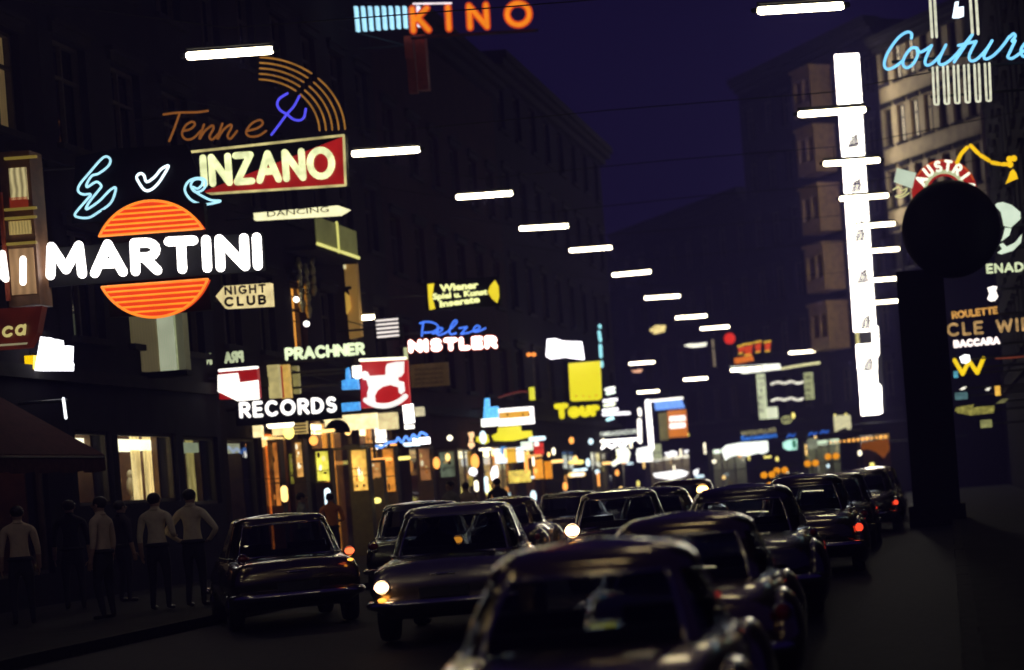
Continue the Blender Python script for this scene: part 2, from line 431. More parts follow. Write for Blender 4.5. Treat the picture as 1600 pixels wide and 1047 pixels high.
left_house('stone house over the bright shop windows beside the awning', 38.6, 46.8, 20, 4.3, 3.7, 3, M_stone_g, 1.5, 2.1,
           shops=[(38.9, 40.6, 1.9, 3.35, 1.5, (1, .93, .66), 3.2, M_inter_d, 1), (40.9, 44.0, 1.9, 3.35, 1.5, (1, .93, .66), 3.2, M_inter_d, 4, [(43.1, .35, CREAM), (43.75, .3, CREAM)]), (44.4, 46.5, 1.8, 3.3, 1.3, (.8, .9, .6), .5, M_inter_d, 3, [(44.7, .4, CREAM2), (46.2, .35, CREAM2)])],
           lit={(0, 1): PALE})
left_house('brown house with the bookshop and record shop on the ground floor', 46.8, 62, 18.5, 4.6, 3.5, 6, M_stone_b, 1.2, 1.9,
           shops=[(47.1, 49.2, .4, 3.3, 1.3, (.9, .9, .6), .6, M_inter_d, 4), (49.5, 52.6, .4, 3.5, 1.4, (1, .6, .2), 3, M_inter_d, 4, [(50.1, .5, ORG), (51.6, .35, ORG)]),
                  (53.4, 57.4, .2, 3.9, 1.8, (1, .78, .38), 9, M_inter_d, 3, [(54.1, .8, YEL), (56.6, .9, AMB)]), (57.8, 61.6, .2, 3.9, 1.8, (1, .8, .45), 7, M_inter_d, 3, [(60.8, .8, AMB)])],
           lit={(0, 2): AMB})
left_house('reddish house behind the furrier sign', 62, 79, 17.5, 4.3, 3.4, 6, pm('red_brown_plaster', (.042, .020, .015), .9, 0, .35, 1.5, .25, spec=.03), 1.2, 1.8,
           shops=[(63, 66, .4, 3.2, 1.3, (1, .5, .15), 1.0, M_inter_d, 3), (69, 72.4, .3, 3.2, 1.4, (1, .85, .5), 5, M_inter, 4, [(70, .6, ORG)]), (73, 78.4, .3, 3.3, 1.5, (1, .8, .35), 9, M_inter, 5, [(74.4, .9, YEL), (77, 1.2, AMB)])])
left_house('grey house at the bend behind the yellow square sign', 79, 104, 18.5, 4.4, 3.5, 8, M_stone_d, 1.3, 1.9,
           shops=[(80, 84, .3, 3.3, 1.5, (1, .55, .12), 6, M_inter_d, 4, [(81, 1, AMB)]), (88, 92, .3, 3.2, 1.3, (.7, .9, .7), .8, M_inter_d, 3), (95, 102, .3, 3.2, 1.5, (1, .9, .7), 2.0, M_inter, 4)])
# the row that closes the view where the street bends
BD = Vector((.5, -.866)); B0 = Vector((.9, 104.5))           # right end
def bend(t): return Vector((B0.x-.5*t, B0.y+.866*t, 0))
def bend_depth(u, v):                                          # depth at which this line of sight meets the bend row
    a, _ = ab(u, v); q = a/F
    t = (B0.x-q*B0.y)/(.866*q+.5); return B0.y+.866*t
def bend_house(label, t0, t1, H, gh, fl, nb, wm, ww, wh, shops=(), lit=None, low_shade=None):
    p = bend(t1); root = thing('town_house', label, 'building', p, R(-60), 'houses along the street')
    facade(root, t1-t0-.02, H, gh, fl, nb, wm, ww, wh, [tuple([t1-s[1], t1-s[0]])+tuple(s[2:]) for s in shops], lit, low_shade=low_shade); return root
LW = streaked_glow_mat((1.0, .86, .6), 1.5, 10); LW2 = streaked_glow_mat((1.0, .8, .5), .5, 10)
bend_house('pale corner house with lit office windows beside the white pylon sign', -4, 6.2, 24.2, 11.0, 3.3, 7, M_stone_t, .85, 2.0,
           lit={(3, 1): LW, (3, 2): LW, (2, 1): LW, (2, 2): LW, (2, 3): LW2}, low_shade=(pm('lower_wall_shade', (.003, .003, .004), .9, spec=.0), 13.4))  # near-black lower walls: shade put into their colour
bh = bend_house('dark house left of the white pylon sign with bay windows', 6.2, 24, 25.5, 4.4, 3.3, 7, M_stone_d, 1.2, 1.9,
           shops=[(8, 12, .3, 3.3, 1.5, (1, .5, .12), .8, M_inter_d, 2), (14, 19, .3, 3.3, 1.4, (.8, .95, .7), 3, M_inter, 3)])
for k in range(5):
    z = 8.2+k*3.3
    by = MB().box(10.0, 12.3, -1.3, -.004, z, z+.7).box(10.0, 12.3, -1.3, -.004, z+2.0, z+2.5).box(10.0, 10.2, -1.3, -.004, z+.701, z+1.999).box(11.1, 11.25, -1.28, -.9, z+.701, z+1.999).box(12.1, 12.3, -1.3, -.004, z+.701, z+1.999).box(9.9, 12.4, -1.4, -.003, z+2.502, z+2.68).build('wall_bay', pm('bay_timber', (.36, .22, .10), .7, 0, .3, 3), bh, world=False)
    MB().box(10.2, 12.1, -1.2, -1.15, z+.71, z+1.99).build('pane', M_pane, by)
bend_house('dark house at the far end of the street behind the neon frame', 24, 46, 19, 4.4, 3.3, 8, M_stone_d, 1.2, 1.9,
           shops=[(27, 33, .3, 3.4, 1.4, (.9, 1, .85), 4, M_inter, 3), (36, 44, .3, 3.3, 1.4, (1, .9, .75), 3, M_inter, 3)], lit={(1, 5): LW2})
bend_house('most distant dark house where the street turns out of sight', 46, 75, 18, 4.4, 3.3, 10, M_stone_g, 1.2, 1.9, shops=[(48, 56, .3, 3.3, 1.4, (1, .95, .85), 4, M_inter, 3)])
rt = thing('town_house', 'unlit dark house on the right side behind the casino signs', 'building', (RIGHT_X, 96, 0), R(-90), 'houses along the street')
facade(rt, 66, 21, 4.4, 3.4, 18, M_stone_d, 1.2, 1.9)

# ------------------------------------------------------------------ street lamps on span wires
ORD = ['first', 'second', 'third', 'fourth', 'fifth', 'sixth', 'seventh', 'eighth', 'ninth', 'tenth', 'eleventh', 'twelfth']
LT = MB(); LT.tube([(-.68, 0, 0), (.68, 0, 0)], .072, 12); lamp_me = LT.build('lamp_tube', W_TUBE, smooth=True, mesh_only=True)
LH = MB(); LH.box(-.74, .74, -.05, .05, .06, .14).box(-.70, .70, -.09, .09, .10, .12); house_me = LH.build('lamp_housing', M_steel, mesh_only=True)
LE = MB(); LE.tube([(-.80, 0, .01), (-.755, 0, .01)], .05, 8).tube([(.755, 0, .01), (.80, 0, .01)], .05, 8).tube([(-.45, 0, .14), (-.45, 0, .42)], .012, 6).tube([(.45, 0, .14), (.45, 0, .42)], .012, 6)
ends_me = LE.build('lamp_hanger', M_steel, smooth=True, mesh_only=True)
def street_lamp(p, label, rz=0, tilt=0.):
    t = thing('street_lamp', label, 'street lamp', p, rz, 'tube lamps hung over the street')
    t.rotation_euler = (0, tilt, rz)
    link('lamp_tube', lamp_me, t); link('lamp_housing', house_me, t); link('lamp_hanger', ends_me, t)
    return t
rowL = [(359, 83), (603, 237), (757, 305), (850, 355), (923, 389), (987, 427), (1035, 464), (1080, 495), (1117, 512)]
rowR = [(1251, 13), (1300, 175), (1331, 253), (1350, 308), (1365, 352), (1375, 391), (1388, 436), (1390, 471)]
YL = [34.8, 44.4, 53.3, 61.5, 70.6, 77.4, 85, 96, 104]
for i, (u, v) in enumerate(rowL):
    street_lamp(P(u, v, YL[i]), '%s tube lamp from the front in the left-hand row over the street' % ORD[i], 0, R([.2, .5, 0, 1, 0, -1, .5, 0, 0][i]))
for i, (u, v) in enumerate(rowR):
    street_lamp(P(u, v, YL[i]), '%s tube lamp from the front in the right-hand row over the street' % ORD[i], 0, R([.8, 0, .4, 0, -.6, .3, 0, 0][i]))
for i, (u, v, Y, s) in enumerate([(1253, 550, 116, 'above the tall neon frame'), (1165, 577, 100, 'beside the red figures in neon'), (1087, 592, 126, 'above the dark shopfronts right of the white frame'),
                                  (1013, 612, 137, 'just above the white neon frame'), (1003, 567, 120, 'above and right of the yellow square sign'), (947, 568, 150, 'touching the right edge of the yellow square sign'),
                                  (545, 498, 58, 'in front of the amber lit strip of the brown house')]):
    street_lamp(P(u, v, Y), 'distant tube lamp %s' % s, 0 if i != 5 else R(60))
for k, Y in enumerate((26, 17.5, 9, 0, -9)):          # the rows go on towards and past the camera
    for X in (-11.7, -1.95):
        street_lamp((X, Y, 9.2), '%s tube lamp of the %s row, hung before the view begins' % (ORD[k], 'left' if X < -5 else 'right'))
for i, Y in enumerate(YL[:8]):
    t = thing('span_wire', 'thin black cable across the street carrying the %s pair of tube lamps' % ORD[i], 'cable', (LEFT_X, Y, 10), 0, 'span wires')
    a, b_ = P(*rowL[i], Y), P(*rowR[i], Y); z = max(a.z, b_.z)+.42
    MB().tube([(LEFT_X+.01, Y, z+1.0), (a.x, Y, a.z+.43), ((a.x+b_.x)/2, Y, z-.02), (b_.x, Y, b_.z+.43), (RIGHT_X-.01, Y, z+.6)], .012, 5).build('cable', M_wire, t)

# ------------------------------------------------------------------ signs, left side
BLUEW = em((.32, .78, 1.0), 1.5); CY = em((.45, .85, 1.0), 1.25)
RED = em((.86, .055, .012), .95, .06); ORTUBE = em((1.0, .25, .02), 1.3)
# vermouth sign
s = sign('huge sign with white block letters across a red striped disc', 240, 405, 36)
def disc_seg(c, r, v_cut, upper):
    pts = []
    a0 = math.asin(max(-1, min(1, v_cut/r)))
    N = 26
    for k in range(N+1):
        th = a0+(math.pi-2*a0)*k/N
        pts.append((c[0]+r*math.cos(th), c[1]+r*math.sin(th)))
    return pts
cc = P(240, 405, 36); k36 = 36/F; rad = 91*k36
up = disc_seg((cc.x, cc.z), rad, 42*k36, True); lo = [(x, 2*cc.z-z) for x, z in disc_seg((cc.x, cc.z), rad, 38*k36, True)][::-1]
for poly in (up, lo):
    d = MB().prism(poly, 36.0, 36.12).build('half_disc', RED, s)
    b = MB(); b.tube([(x, 35.97, z) for x, z in poly]+[(poly[0][0], 35.97, poly[0][1])], 2.1*k36, 6); b.build('neon_edge', ORTUBE, d, True)
    zs = [z for x, z in poly]; z0, z1 = min(zs), max(zs)
    for k in range(1, 6):
        z = z0+(z1-z0)*k/6.2 if poly is up else z1-(z1-z0)*k/6.2
        hw = math.sqrt(max(.001, rad**2-(z-cc.z)**2))*.95
        MB().tube([(cc.x-hw, 35.97, z), (cc.x+hw, 35.97, z)], 1.5*k36, 6).build('neon_line', em((1.0, .30, .015), 1.25), d, True)
word(s, 'MARTINI', (79, 430), (404, 415), 44, 35.8, W_WHITE, 7.5, .36, .5)
MB().box(cc.x-.9, cc.x+.9, 36.13, 36.3, cc.z-.95, cc.z+.95).box(cc.x-1.95, cc.x+1.95, 36.0, 36.1, cc.z-.35, cc.z+.33).build('backing_panel', M_dark, s)
bracket(s, 70, 420, 36); bracket(s, 70, 380, 36)
# Eve
s = sign('pale blue outlined brush lettering reading Eve', 235, 290, 36.6)
Z1 = .35
neon(s, px([(440, 775), (480, 745), (493, 718), (480, 700), (455, 708), (400, 770), (355, 825), (350, 855), (372, 868), (405, 868), (380, 900), (335, 955), (350, 970), (395, 972), (435, 950), (495, 905), (517, 840), (490, 850), (440, 900), (385, 935), (400, 900), (440, 850), (452, 830), (430, 812), (390, 835), (388, 820), (410, 785)], Z1, 0, 0), 36.6, 1.9, CY, 'letter', 5, True)
neon(s, px([(610, 790), (625, 775), (642, 782), (655, 812), (690, 790), (720, 755), (752, 740), (735, 775), (705, 820), (672, 848), (645, 848), (620, 815)], Z1, 0, 0), 36.6, 2.1, em((.75, .92, 1.0), 2.0), 'letter', 5, True)
neon(s, px([(862, 835), (882, 842), (902, 825), (903, 806), (885, 799), (862, 806), (852, 830), (870, 856), (902, 850), (919, 825), (912, 800), (880, 795), (842, 810), (825, 848), (850, 890), (900, 912), (950, 908), (985, 897), (940, 893), (890, 868), (858, 845)], Z1, 0, 0), 36.6, 1.9, CY, 'letter', 6)
plate(s, [(112, 350), (118, 245), (180, 232), (292, 226), (306, 262), (318, 300), (346, 312), (320, 330), (170, 345)], 36.65, .08, M_dark, 'backing_panel')
bracket(s, 112, 260, 36.7)
# aperitif box sign
Y = 43
s = sign('framed red and black light box with slanted white block letters', 440, 255, Y)
fr4 = [(300, 237), (538, 211), (541, 290), (300, 305)]
plate(s, fr4, Y, .25, M_dark, 'box')
plate(s, [(312, 302), (538, 213), (540, 289)], Y, .02, em((.36, .008, .008), .9, .35, 1.5), 'red_field', -.025)
word(s, 'CINZANO', (281, 291), (521, 275), 41, Y, em((.95, 1.0, .52), 1.25, .3, 5), 5.4, .33, .4, -.06, skip=(0,))
for q in ([(300, 238), (538, 212)], [(538, 212), (541, 290)], [(541, 290), (320, 304)]): neon(s, q, Y, 2.0, em((.85, .72, .30), .75, .4), 'frame_bar', 1, smooth=False, dy=-.05)
bracket(s, 305, 262, Y)
# Tenne
s = sign('dim amber script reading Tenne with blue hay fork and striped arc', 400, 160, Y)
ZT = lambda p: px(p, .2865, 250, 60)
AMBT = em((.30, .10, .018), .8); AMB2 = em((.42, .18, .03), .75, .3)
for ln in ([(20, 415), (100, 405), (200, 403), (260, 395)], [(105, 415), (75, 500), (50, 560)], [(125, 505), (165, 495), (190, 470), (175, 455), (140, 475), (120, 520), (140, 550), (180, 545), (222, 505)],
           [(240, 470), (215, 550), (245, 505), (285, 475), (290, 495), (270, 535), (285, 552), (318, 520)], [(340, 465), (312, 550), (345, 500), (385, 470), (388, 490), (368, 530), (385, 547), (420, 505)],
           [(475, 505), (530, 490), (560, 465), (545, 445), (500, 465), (470, 510), (490, 535), (540, 530), (578, 505)]):
    neon(s, ZT(ln), Y, 1.8, AMBT, 'letter', 5)
BL = em((.10, .09, 1.0), 1.1)
fk = MB()
for ln in ([(695, 300), (650, 330), (640, 365), (660, 395), (692, 412)], [(760, 315), (730, 370), (692, 412)], [(795, 385), (785, 430), (760, 447), (725, 440), (692, 412)], [(692, 412), (650, 470), (608, 525)]):
    fk._tube(cr_spline([P(u, v, Y) for u, v in ZT(ln)], 5), 1.9*Y/F, 8, 1, None)
fk.build('hay_fork', BL, s, True)
ca = (330, 262)
for part_ in (0, 1):
    for k in range(5):
        rr = 84+8.6*k; a0, a1 = ((88, 52), (46, 3))[part_]
        pts = [(402+rr*1.16*math.cos(R(a0+(a1-a0)*j/10)), 208-rr*math.sin(R(a0+(a1-a0)*j/10))) for j in range(11)]
        neon(s, pts, Y, 1.5, AMB2, 'arc_tube', 2)
bracket(s, 300, 180, Y)
# arrow signs
s = sign('long pale arrow sign with the small black word DANCING', 470, 331, 48)
plate(s, [(396, 333), (528, 321), (545, 327), (530, 336), (397, 344)], 48, .18, em((1.0, .95, .55), 1.3, .15, 4), 'arrow_panel')
text_mesh(s, 'DANCING', (418, 339), (514, 331), 9, 48, pm('faded_letter_paint', (.25, .2, .08), .6), -.012)
bracket(s, 400, 339, 48)
s = sign('arrow shaped cream light box with brown words NIGHT CLUB', 380, 462, 43)
plate(s, [(337, 463), (350, 447), (422, 442), (424, 478), (352, 482)], 43, .2, em((.95, .76, .36), .95, .25, 4), 'arrow_panel')
MBR = pm('brown_letters', (.07, .015, .01), .6)
word(s, 'NIGHT', (353, 460), (415, 456), 11, 43, MBR, 1.5, .5, .4, -.02); word(s, 'CLUB', (353, 478), (415, 474), 12, 43, MBR, 2.0, .55, .4, -.02)
bracket(s, 340, 470, 43, LEFT_X)
# bookshop
PR = em((.88, 1.0, .62), 1.25, .15)
s = sign('pale green letters PRACHNER above the record shop', 508, 553, 50)
word(s, 'PRACHNER', (448, 561), (568, 552), 15, 50, PR, 2.6, .32, .6)
MB().tube([P(440, 566, 50)+Vector((0, .06, 0)), P(575, 556, 50)+Vector((0, .06, 0))], .03, 6).build('rail', M_steel, s); bracket(s, 445, 562, 50)
s = sign('dim glass reflection of the bookshop name as reversed letters left of a dark gap', 342, 560, 46.2)  # window reflection of the bookshop sign, modelled as glowing mirrored letters
word(s, 'PRACHNER', (305, 570), (379, 564), 14, 46.2, em((.62, .70, .42), .8, .3), 2.2, .3, .6, mirror=True, skip=(3, 4))
bracket(s, 308, 562, 46.2)
# record shop
s = sign('white rounded letters RECORDS under the bookshop name', 450, 640, 47)
word(s, 'RECORDS', (377, 651), (524, 642), 20, 47, em((1.0, .96, .92), 1.8), 2.9, .42, .6)
plate(s, quad(368, 628, 533, 660), 47.08, .06, M_dark, 'backing_panel'); bracket(s, 372, 640, 47.1, both=False)
# rocking horse boards
def horse_board(s, f, Y, red):
    plate(s, [f(1058, 112), f(1372, 96), f(1392, 398), f(1066, 428)], Y, .22, red, 'board')
    HW = em((1.0, .97, .92), 1.3, .08)
    h = plate(s, [f(*p) for p in [(1105, 235), (1125, 208), (1235, 200), (1235, 150), (1245, 125), (1300, 112), (1360, 108), (1358, 185), (1338, 212), (1318, 215), (1322, 240), (1358, 248), (1365, 310), (1340, 332), (1325, 320), (1322, 285), (1265, 268), (1215, 280), (1180, 305), (1160, 340), (1165, 385), (1110, 372), (1110, 320), (1120, 290)]], Y, .04, HW, 'rocking_horse', -.045)
    plate(s, [f(*p) for p in [(1070, 185), (1090, 172), (1112, 182), (1127, 212), (1108, 238), (1080, 232)]], Y, .03, HW, 'horse_tail', -.035)
    neon(s, [f(*p) for p in [(1098, 372), (1140, 397), (1200, 411), (1270, 404), (1330, 377), (1368, 346)]], Y, 4.2, HW, 'rocker', 4, flat=.4, dy=-.02)
    neon(s, [f(1060, 100), f(1366, 86)], Y, 2.4, em((1, .95, .7), 2.2), 'top_lamp', 1, smooth=False)
REDB = em((.52, .008, .010), .95, .08)
s = sign('red board with a white rocking horse and a lamp above it', 600, 600, 52)
horse_board(s, lambda x, y: (320+x*.2293, 540+y*.2293), 52, REDB); bracket(s, 563, 580, 52.1)
plate(s, quad(631, 543, 636, 562), 52, .08, em((.8, .85, .45), .7), 'lamp_post')
s = sign('red and white glass reflection of the horse board beside the reversed letters', 372, 598, 46)  # horse board mirrored in glass, the reflection modelled as a glowing board
plate(s, [(341, 578), (401, 574), (405, 622), (343, 624)], 46, .18, em((.40, .006, .008), .8, .1), 'board')
HW = em((1.0, .95, .85), 2.2)
plate(s, [(341, 586), (372, 583), (375, 598), (404, 594), (406, 624), (372, 627), (354, 618), (341, 612)], 46, .03, HW, 'white_figure', -.035)
neon(s, [(343, 579), (402, 574)], 46, 2.2, HW, 'top_lamp', 1, smooth=False); bracket(s, 343, 590, 46.1)
# five bar lamp
s = sign('stack of five short white tubes on a dark frame', 605, 513, 56, 'light fixture', 'tube_rack')
for k in range(5): neon(s, [(588+k*.6, 501.5+k*6.3), (621+k*.4, 498.5+k*6.3)], 56, 1.5, em((1, .9, .85), 1.3), 'lamp_tube', 1, smooth=False)
plate(s, quad(585, 496, 627, 532), 56.1, .08, M_dark, 'frame'); bracket(s, 585, 513, 56.1)
# furrier
s = sign('blue script reading Pelze above the furrier name', 705, 515, 62)
PB = em((.07, .22, 1.0), 1.5)
ZP = lambda p: px(p, .191, 640, 420)
for ln in ([(112, 440), (104, 500), (100, 550)], [(84, 446), (130, 434), (190, 440), (230, 465), (225, 495), (180, 518), (118, 522)], [(190, 530), (250, 515), (270, 490), (245, 485), (225, 510), (232, 540), (270, 535), (310, 515)],
           [(310, 515), (355, 475), (386, 436), (372, 422), (348, 450), (326, 505), (338, 536), (380, 526)], [(500, 515), (560, 495), (575, 475), (550, 465), (525, 490), (530, 515), (570, 510), (620, 485)]):
    neon(s, ZP(ln), 62, 1.35, PB, 'letter', 5)
neon(s, ZP([(408, 486), (470, 476), (420, 534), (488, 522)]), 62, 1.35, PB, 'letter', 1, smooth=False)
bracket(s, 652, 520, 62, both=False)
s = sign('white letters NISTLER with a red glow below the blue script', 706, 540, 62)
word(s, 'NISTLER', (642, 548), (774, 541), 13.5, 62.12, em((1.0, .16, .05), 1.1), 4.6, .45, .5); word(s, 'NISTLER', (642, 548), (774, 541), 13.5, 62, W_WHITE, 3.3, .45, .5)
bracket(s, 640, 543, 62.2, both=False)
s = sign('three lines of pale yellow script between two yellow shields', 722, 457, 61)
YG = em((.98, 1.0, .42), 1.6)
for txt, a0, a1, h in (('Wiener', (688, 456), (748, 450), 11), ('Spiel u. Kunst', (677, 468), (762, 460), 9), ('Inserate', (688, 480), (750, 472), 10)):
    text_mesh(s, txt, a0, a1, h, 61, YG, -.03, off=.035)
YS_ = em((1.0, .78, .03), 1.1)
plate(s, [(668, 444), (677, 443), (674, 464), (679, 482), (671, 484), (669, 464)], 61, .1, YS_, 'shield'); plate(s, [(773, 438), (778, 447), (779, 463), (776, 473), (768, 466), (762, 456), (766, 446)], 61, .1, YS_, 'shield')
plate(s, quad(664, 436, 782, 482), 61.1, .1, M_dark, 'backing_panel'); bracket(s, 668, 460, 61.2)
s = sign('brown unlit notice board with rows of small raised letters', 670, 586, 60, name='notice_board')
plate(s, quad(641, 568, 701, 604), 60, .1, pm('board_brown', (.34, .23, .12), .7, 0, .2, 6), 'board')
for k in range(4): text_mesh(s, 'SPEZIALHAUS', (648, 580+k*7.3), (692, 577+k*7.3), 4, 60, pm('board_letter', (.12, .07, .04), .6), -.012)
bracket(s, 641, 586, 60.1)
# amber strip, balcony glow and window lamps on the brown house
s = sign('tall amber lit vertical banner on the brown house', 553, 480, 57.5, 'banner', 'light_banner')
plate(s, [(533, 400), (555, 404), (564, 525), (541, 530)], 57.5, .25, streaked_glow_mat((.75, .42, .10), .30, 30), 'banner_panel')
plate(s, [(533, 396), (539, 396), (540, 420), (534, 420)], 57.45, .04, em((1, .9, .5), .9), 'banner_lamp'); bracket(s, 534, 460, 57.6)
plate(s, [(537, 455), (545, 462), (548, 480), (541, 492)], 57.4, .05, em((.85, .5, .08), .7), 'banner_emblem'); bracket(s, 533, 500, 57.6, both=False)
s = thing('balcony', 'balcony with a yellow lit lower edge high on the brown house', 'balcony', (LEFT_X, 53, 8.2))
pz = P(452, 388, 52.7).z
MB().box(-16.498, -15.7, 52.4, 56.2, pz-.12, pz).build('slab', M_trim, s)
for y0 in (52.45, 54.3): MB().box(-15.72, -15.68, y0, y0+1.75, pz+.02, pz+.75).build('glass_panel', streaked_glow_mat((.6, .62, .2), .12, 20), s)
MB().tube([(-15.68, 52.45, pz+.03), (-15.68, 56.1, pz+.03)], .045, 6).tube([(-15.68, 54.26, pz), (-15.68, 54.26, pz+.78)], .04, 6).build('lamp_strip', em((1, .95, .25), .9), s)
for (u, v, lab) in ((463, 468, 'upper round white lamp on the facade beside the drainpipe'), (479, 506, 'lower round white lamp on the facade above the bookshop name')):
    p = P(u, v, 52.6); t = thing('wall_lamp', lab, 'lamp', p, 0, 'round wall lamps')
    MB().ball(p, .075).build('lamp_globe', em((1, .95, .85), 4), t, True); MB().tube([p, Vector((LEFT_X, 52.6, p.z+.1))], .015, 5).build('lamp_arm', M_steel, t)
for i, (u, v0, v1) in enumerate(((466, 405, 485), (477, 415, 495), (486, 400, 460))):
    a, b_ = P(u, v0, 53-.0), P(u+6, v1, 53); Yd = abs(-16.35*F/ab(u, v0)[0]); a, b_ = P(u, v0, Yd), P(u, v0, Yd); b_ = Vector((a.x, a.y, P(u, v1, Yd).z))
    t = thing('drainpipe', '%s metal drainpipe from the left on the brown house wall' % ORD[i], 'pipe', b_, 0, 'drainpipes')
    MB().tube([a, b_], .06, 8).build('pipe', pm('zinc_pipe', (.35, .33, .22), .35, .7), t, True); c_ = MB()
    for k in range(4): q = a.lerp(b_, (k+.5)/4); c_.tube([q-Vector((0, 0, .05)), q+Vector((0, 0, .05))], .085, 8)
    c_.build('clamp', pm('zinc_clamp', (.5, .46, .25), .3, .8), t, True)
# kino
s = sign('orange neon letters KINO with a row of pale blue slats', 690, 28, 58)
for k in range(10):
    plate(s, [(548+k*10.9, 6-k*.05), (552.6+k*10.9, 6-k*.05), (556+k*10.9-k*.2, 45-k*.8), (551.4+k*10.9-k*.2, 45-k*.8)], 58, .15, em((.40, .78, 1.0) if k < 8 else (.8, .8, 1.0), 1.5), 'slat', .3)
word(s, 'KINO', (646, 48), (828, 38), 34, 58.12, em((.75, .07, .01), .8), 6.3, .85, .6); word(s, 'KINO', (646, 48), (828, 38), 34, 58, em((1.0, .26, .012), 1.15), 3.4, .85, .6)
MB().tube([P(640, 56, 58)+Vector((0, .3, 0)), P(835, 44, 58)+Vector((0, .3, 0))], .05, 6).build('rail', M_steel, s)
RR = pm('orange_lit_steel', (.35, .08, .035), .6)  # orange sign glow on the posts is put into this colour
plate(s, quad(632, 56, 645, 92), 58.5, .3, RR, 'post_box'); plate(s, quad(650, 54, 666, 140), 58.5, .3, RR, 'post_box'); plate(s, quad(637, 92, 650, 145), 58.6, .2, RR, 'post_box')
bracket(s, 632, 70, 58.6); bracket(s, 640, 20, 58.5)
neon(s, [(646, 6), (705, 5)], 58, 1.4, em((1, .85, .9), 1.5), 'top_lamp', 1, smooth=False)
# left edge
s = sign('lit stairwell box at the left picture edge with coloured panes', 30, 340, 35.6, 'window box', 'oriel_window')
plate(s, quad(6, 236, 54, 478), 35.6, .5, pm('oriel_frame', (.2, .10, .05), .6), 'box')
plate(s, quad(15, 262, 42, 312), 35.56, .03, streaked_glow_mat((.9, .75, .35), .55, 10), 'pane'); plate(s, quad(15, 308, 43, 326), 35.56, .03, em((.3, .03, .01), .5), 'pane')
plate(s, quad(14, 345, 48, 366), 35.56, .03, streaked_glow_mat((.8, .6, .2), .35, 20), 'pane'); plate(s, quad(16, 388, 54, 460), 35.56, .03, streaked_glow_mat((.55, .33, .16), .30, 8), 'pane')
for v in (246, 326, 340, 380): plate(s, quad(6, v-2, 56, v+2), 35.5, .06, em((.5, .35, .06), .35), 'cross_bar')
plate(s, quad(3, 300, 8, 470), 35.45, .06, pm('red_side_post', (.4, .07, .03), .5), 'post')
s = sign('cropped white letters at the left picture edge before the stairwell box', 20, 420, 35)
word(s, 'N', (-22, 440), (9, 436), 40, 35, W_WHITE2, 5.5); word(s, 'I', (36, 441), (37, 441), 36, 35, W_WHITE2, 5.5)
bracket(s, -10, 440, 35)
s = sign('dark red hanging panel with pale letters ca', 30, 515, 34)
plate(s, [(-30, 484), (66, 478), (58, 520), (44, 543), (-30, 548)], 34, .2, em((.10, .012, .006), .35, .6, 2), 'panel')
word(s, 'ca', (7, 526), (40, 522), 22, 34, em((.75, .62, .22), .75), 2.4, .3, .5, -.05, slant=.2); plate(s, [(-30, 540), (42, 535), (40, 538), (-30, 543)], 33.95, .04, em((.5, .45, .25), .5), 'edge_strip'); bracket(s, -20, 500, 34.1)
s = sign('jagged white glowing light box in front of the dark house', 80, 555, 37)
plate(s, [(63, 526), (73, 527), (74, 533), (79, 533), (80, 529), (90, 531), (91, 541), (106, 540), (105, 566), (107, 567), (106, 579), (54, 579), (57, 560)], 37, .25, em((.95, .95, 1.0), 3.0), 'panel'); bracket(s, 60, 555, 37.1)
s = sign('small yellow glowing box left of the jagged white one', 40, 567, 37)
plate(s, [(26, 557), (52, 555), (52, 577), (32, 578)], 37, .2, em((1, .62, .0), 1.2), 'panel'); bracket(s, 30, 567, 37.1)
s = sign('tiny blue light left of the yellow box', 13, 561, 37); p = P(13, 561, 37); MB().ball(p, .06, .05, .03).build('lamp', em((.1, .3, 1), 2.5), s, True); bracket(s, 10, 561, 37, both=False)
s = sign('short upright white tube under the jagged light box', 101, 638, 36.5); neon(s, [(99, 623), (103, 653)], 36.5, 2.3, em((.9, .95, 1), 2.2), 'tube', 1, smooth=False); bracket(s, 99, 625, 36.5, both=False)
s = sign('lit wall patch with a pale glowing strip under the orange striped disc', 230, 540, 42.4, 'lit wall', 'wall_bay')  # glowing panels stand in for light falling on the stone wall
plate(s, quad(187, 478, 247, 581), 42.4, .3, streaked_glow_mat((.55, .45, .22), .16, 18), 'lit_wall_panel'); plate(s, quad(247, 480, 273, 581), 42.36, .3, streaked_glow_mat((.75, .82, .55), .62, 30), 'lit_wall_strip'); plate(s, quad(276, 480, 287, 581), 42.4, .3, streaked_glow_mat((.5, .5, .3), .14, 30), 'lit_wall_strip')
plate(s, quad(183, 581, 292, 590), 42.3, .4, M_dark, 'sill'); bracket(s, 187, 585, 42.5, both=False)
# awning
t = thing('awning', 'sloping dark shop awning in front of the bright window', 'awning', (LEFT_X, 33, 4))
aw = MB(); N = 16
pw0, pw1 = 27.5, 34.6
for j in range(N):
    y0 = pw0+(pw1-pw0)*j/N; y1 = pw0+(pw1-pw0)*(j+1)/N; zz = .03*(j % 2)
    i = len(aw.v); x1, z1 = -14.2, 2.7
    aw.v += [(LEFT_X+.01, y0, 4.2), (LEFT_X+.01, y1, 4.2), (x1, y1, z1), (x1, y0, z1), (x1, y0, z1-.3), (x1, y1, z1-.3+zz), (LEFT_X+.01, y0, 4.15), (LEFT_X+.01, y1, 4.15), (x1-.02, y1, z1-.04), (x1-.02, y0, z1-.04)]
    aw.f += [(i, i+3, i+2, i+1), (i+3, i+4, i+5, i+2), (i+6, i+7, i+8, i+9)]
aw.f += [(0, 6, 9, 3), (len(aw.v)-9, len(aw.v)-8, len(aw.v)-2, len(aw.v)-3)]
aw.build('canvas', pm('awning_canvas', (.06, .028, .03), .9, 0, .3, 9, spec=.03), t)
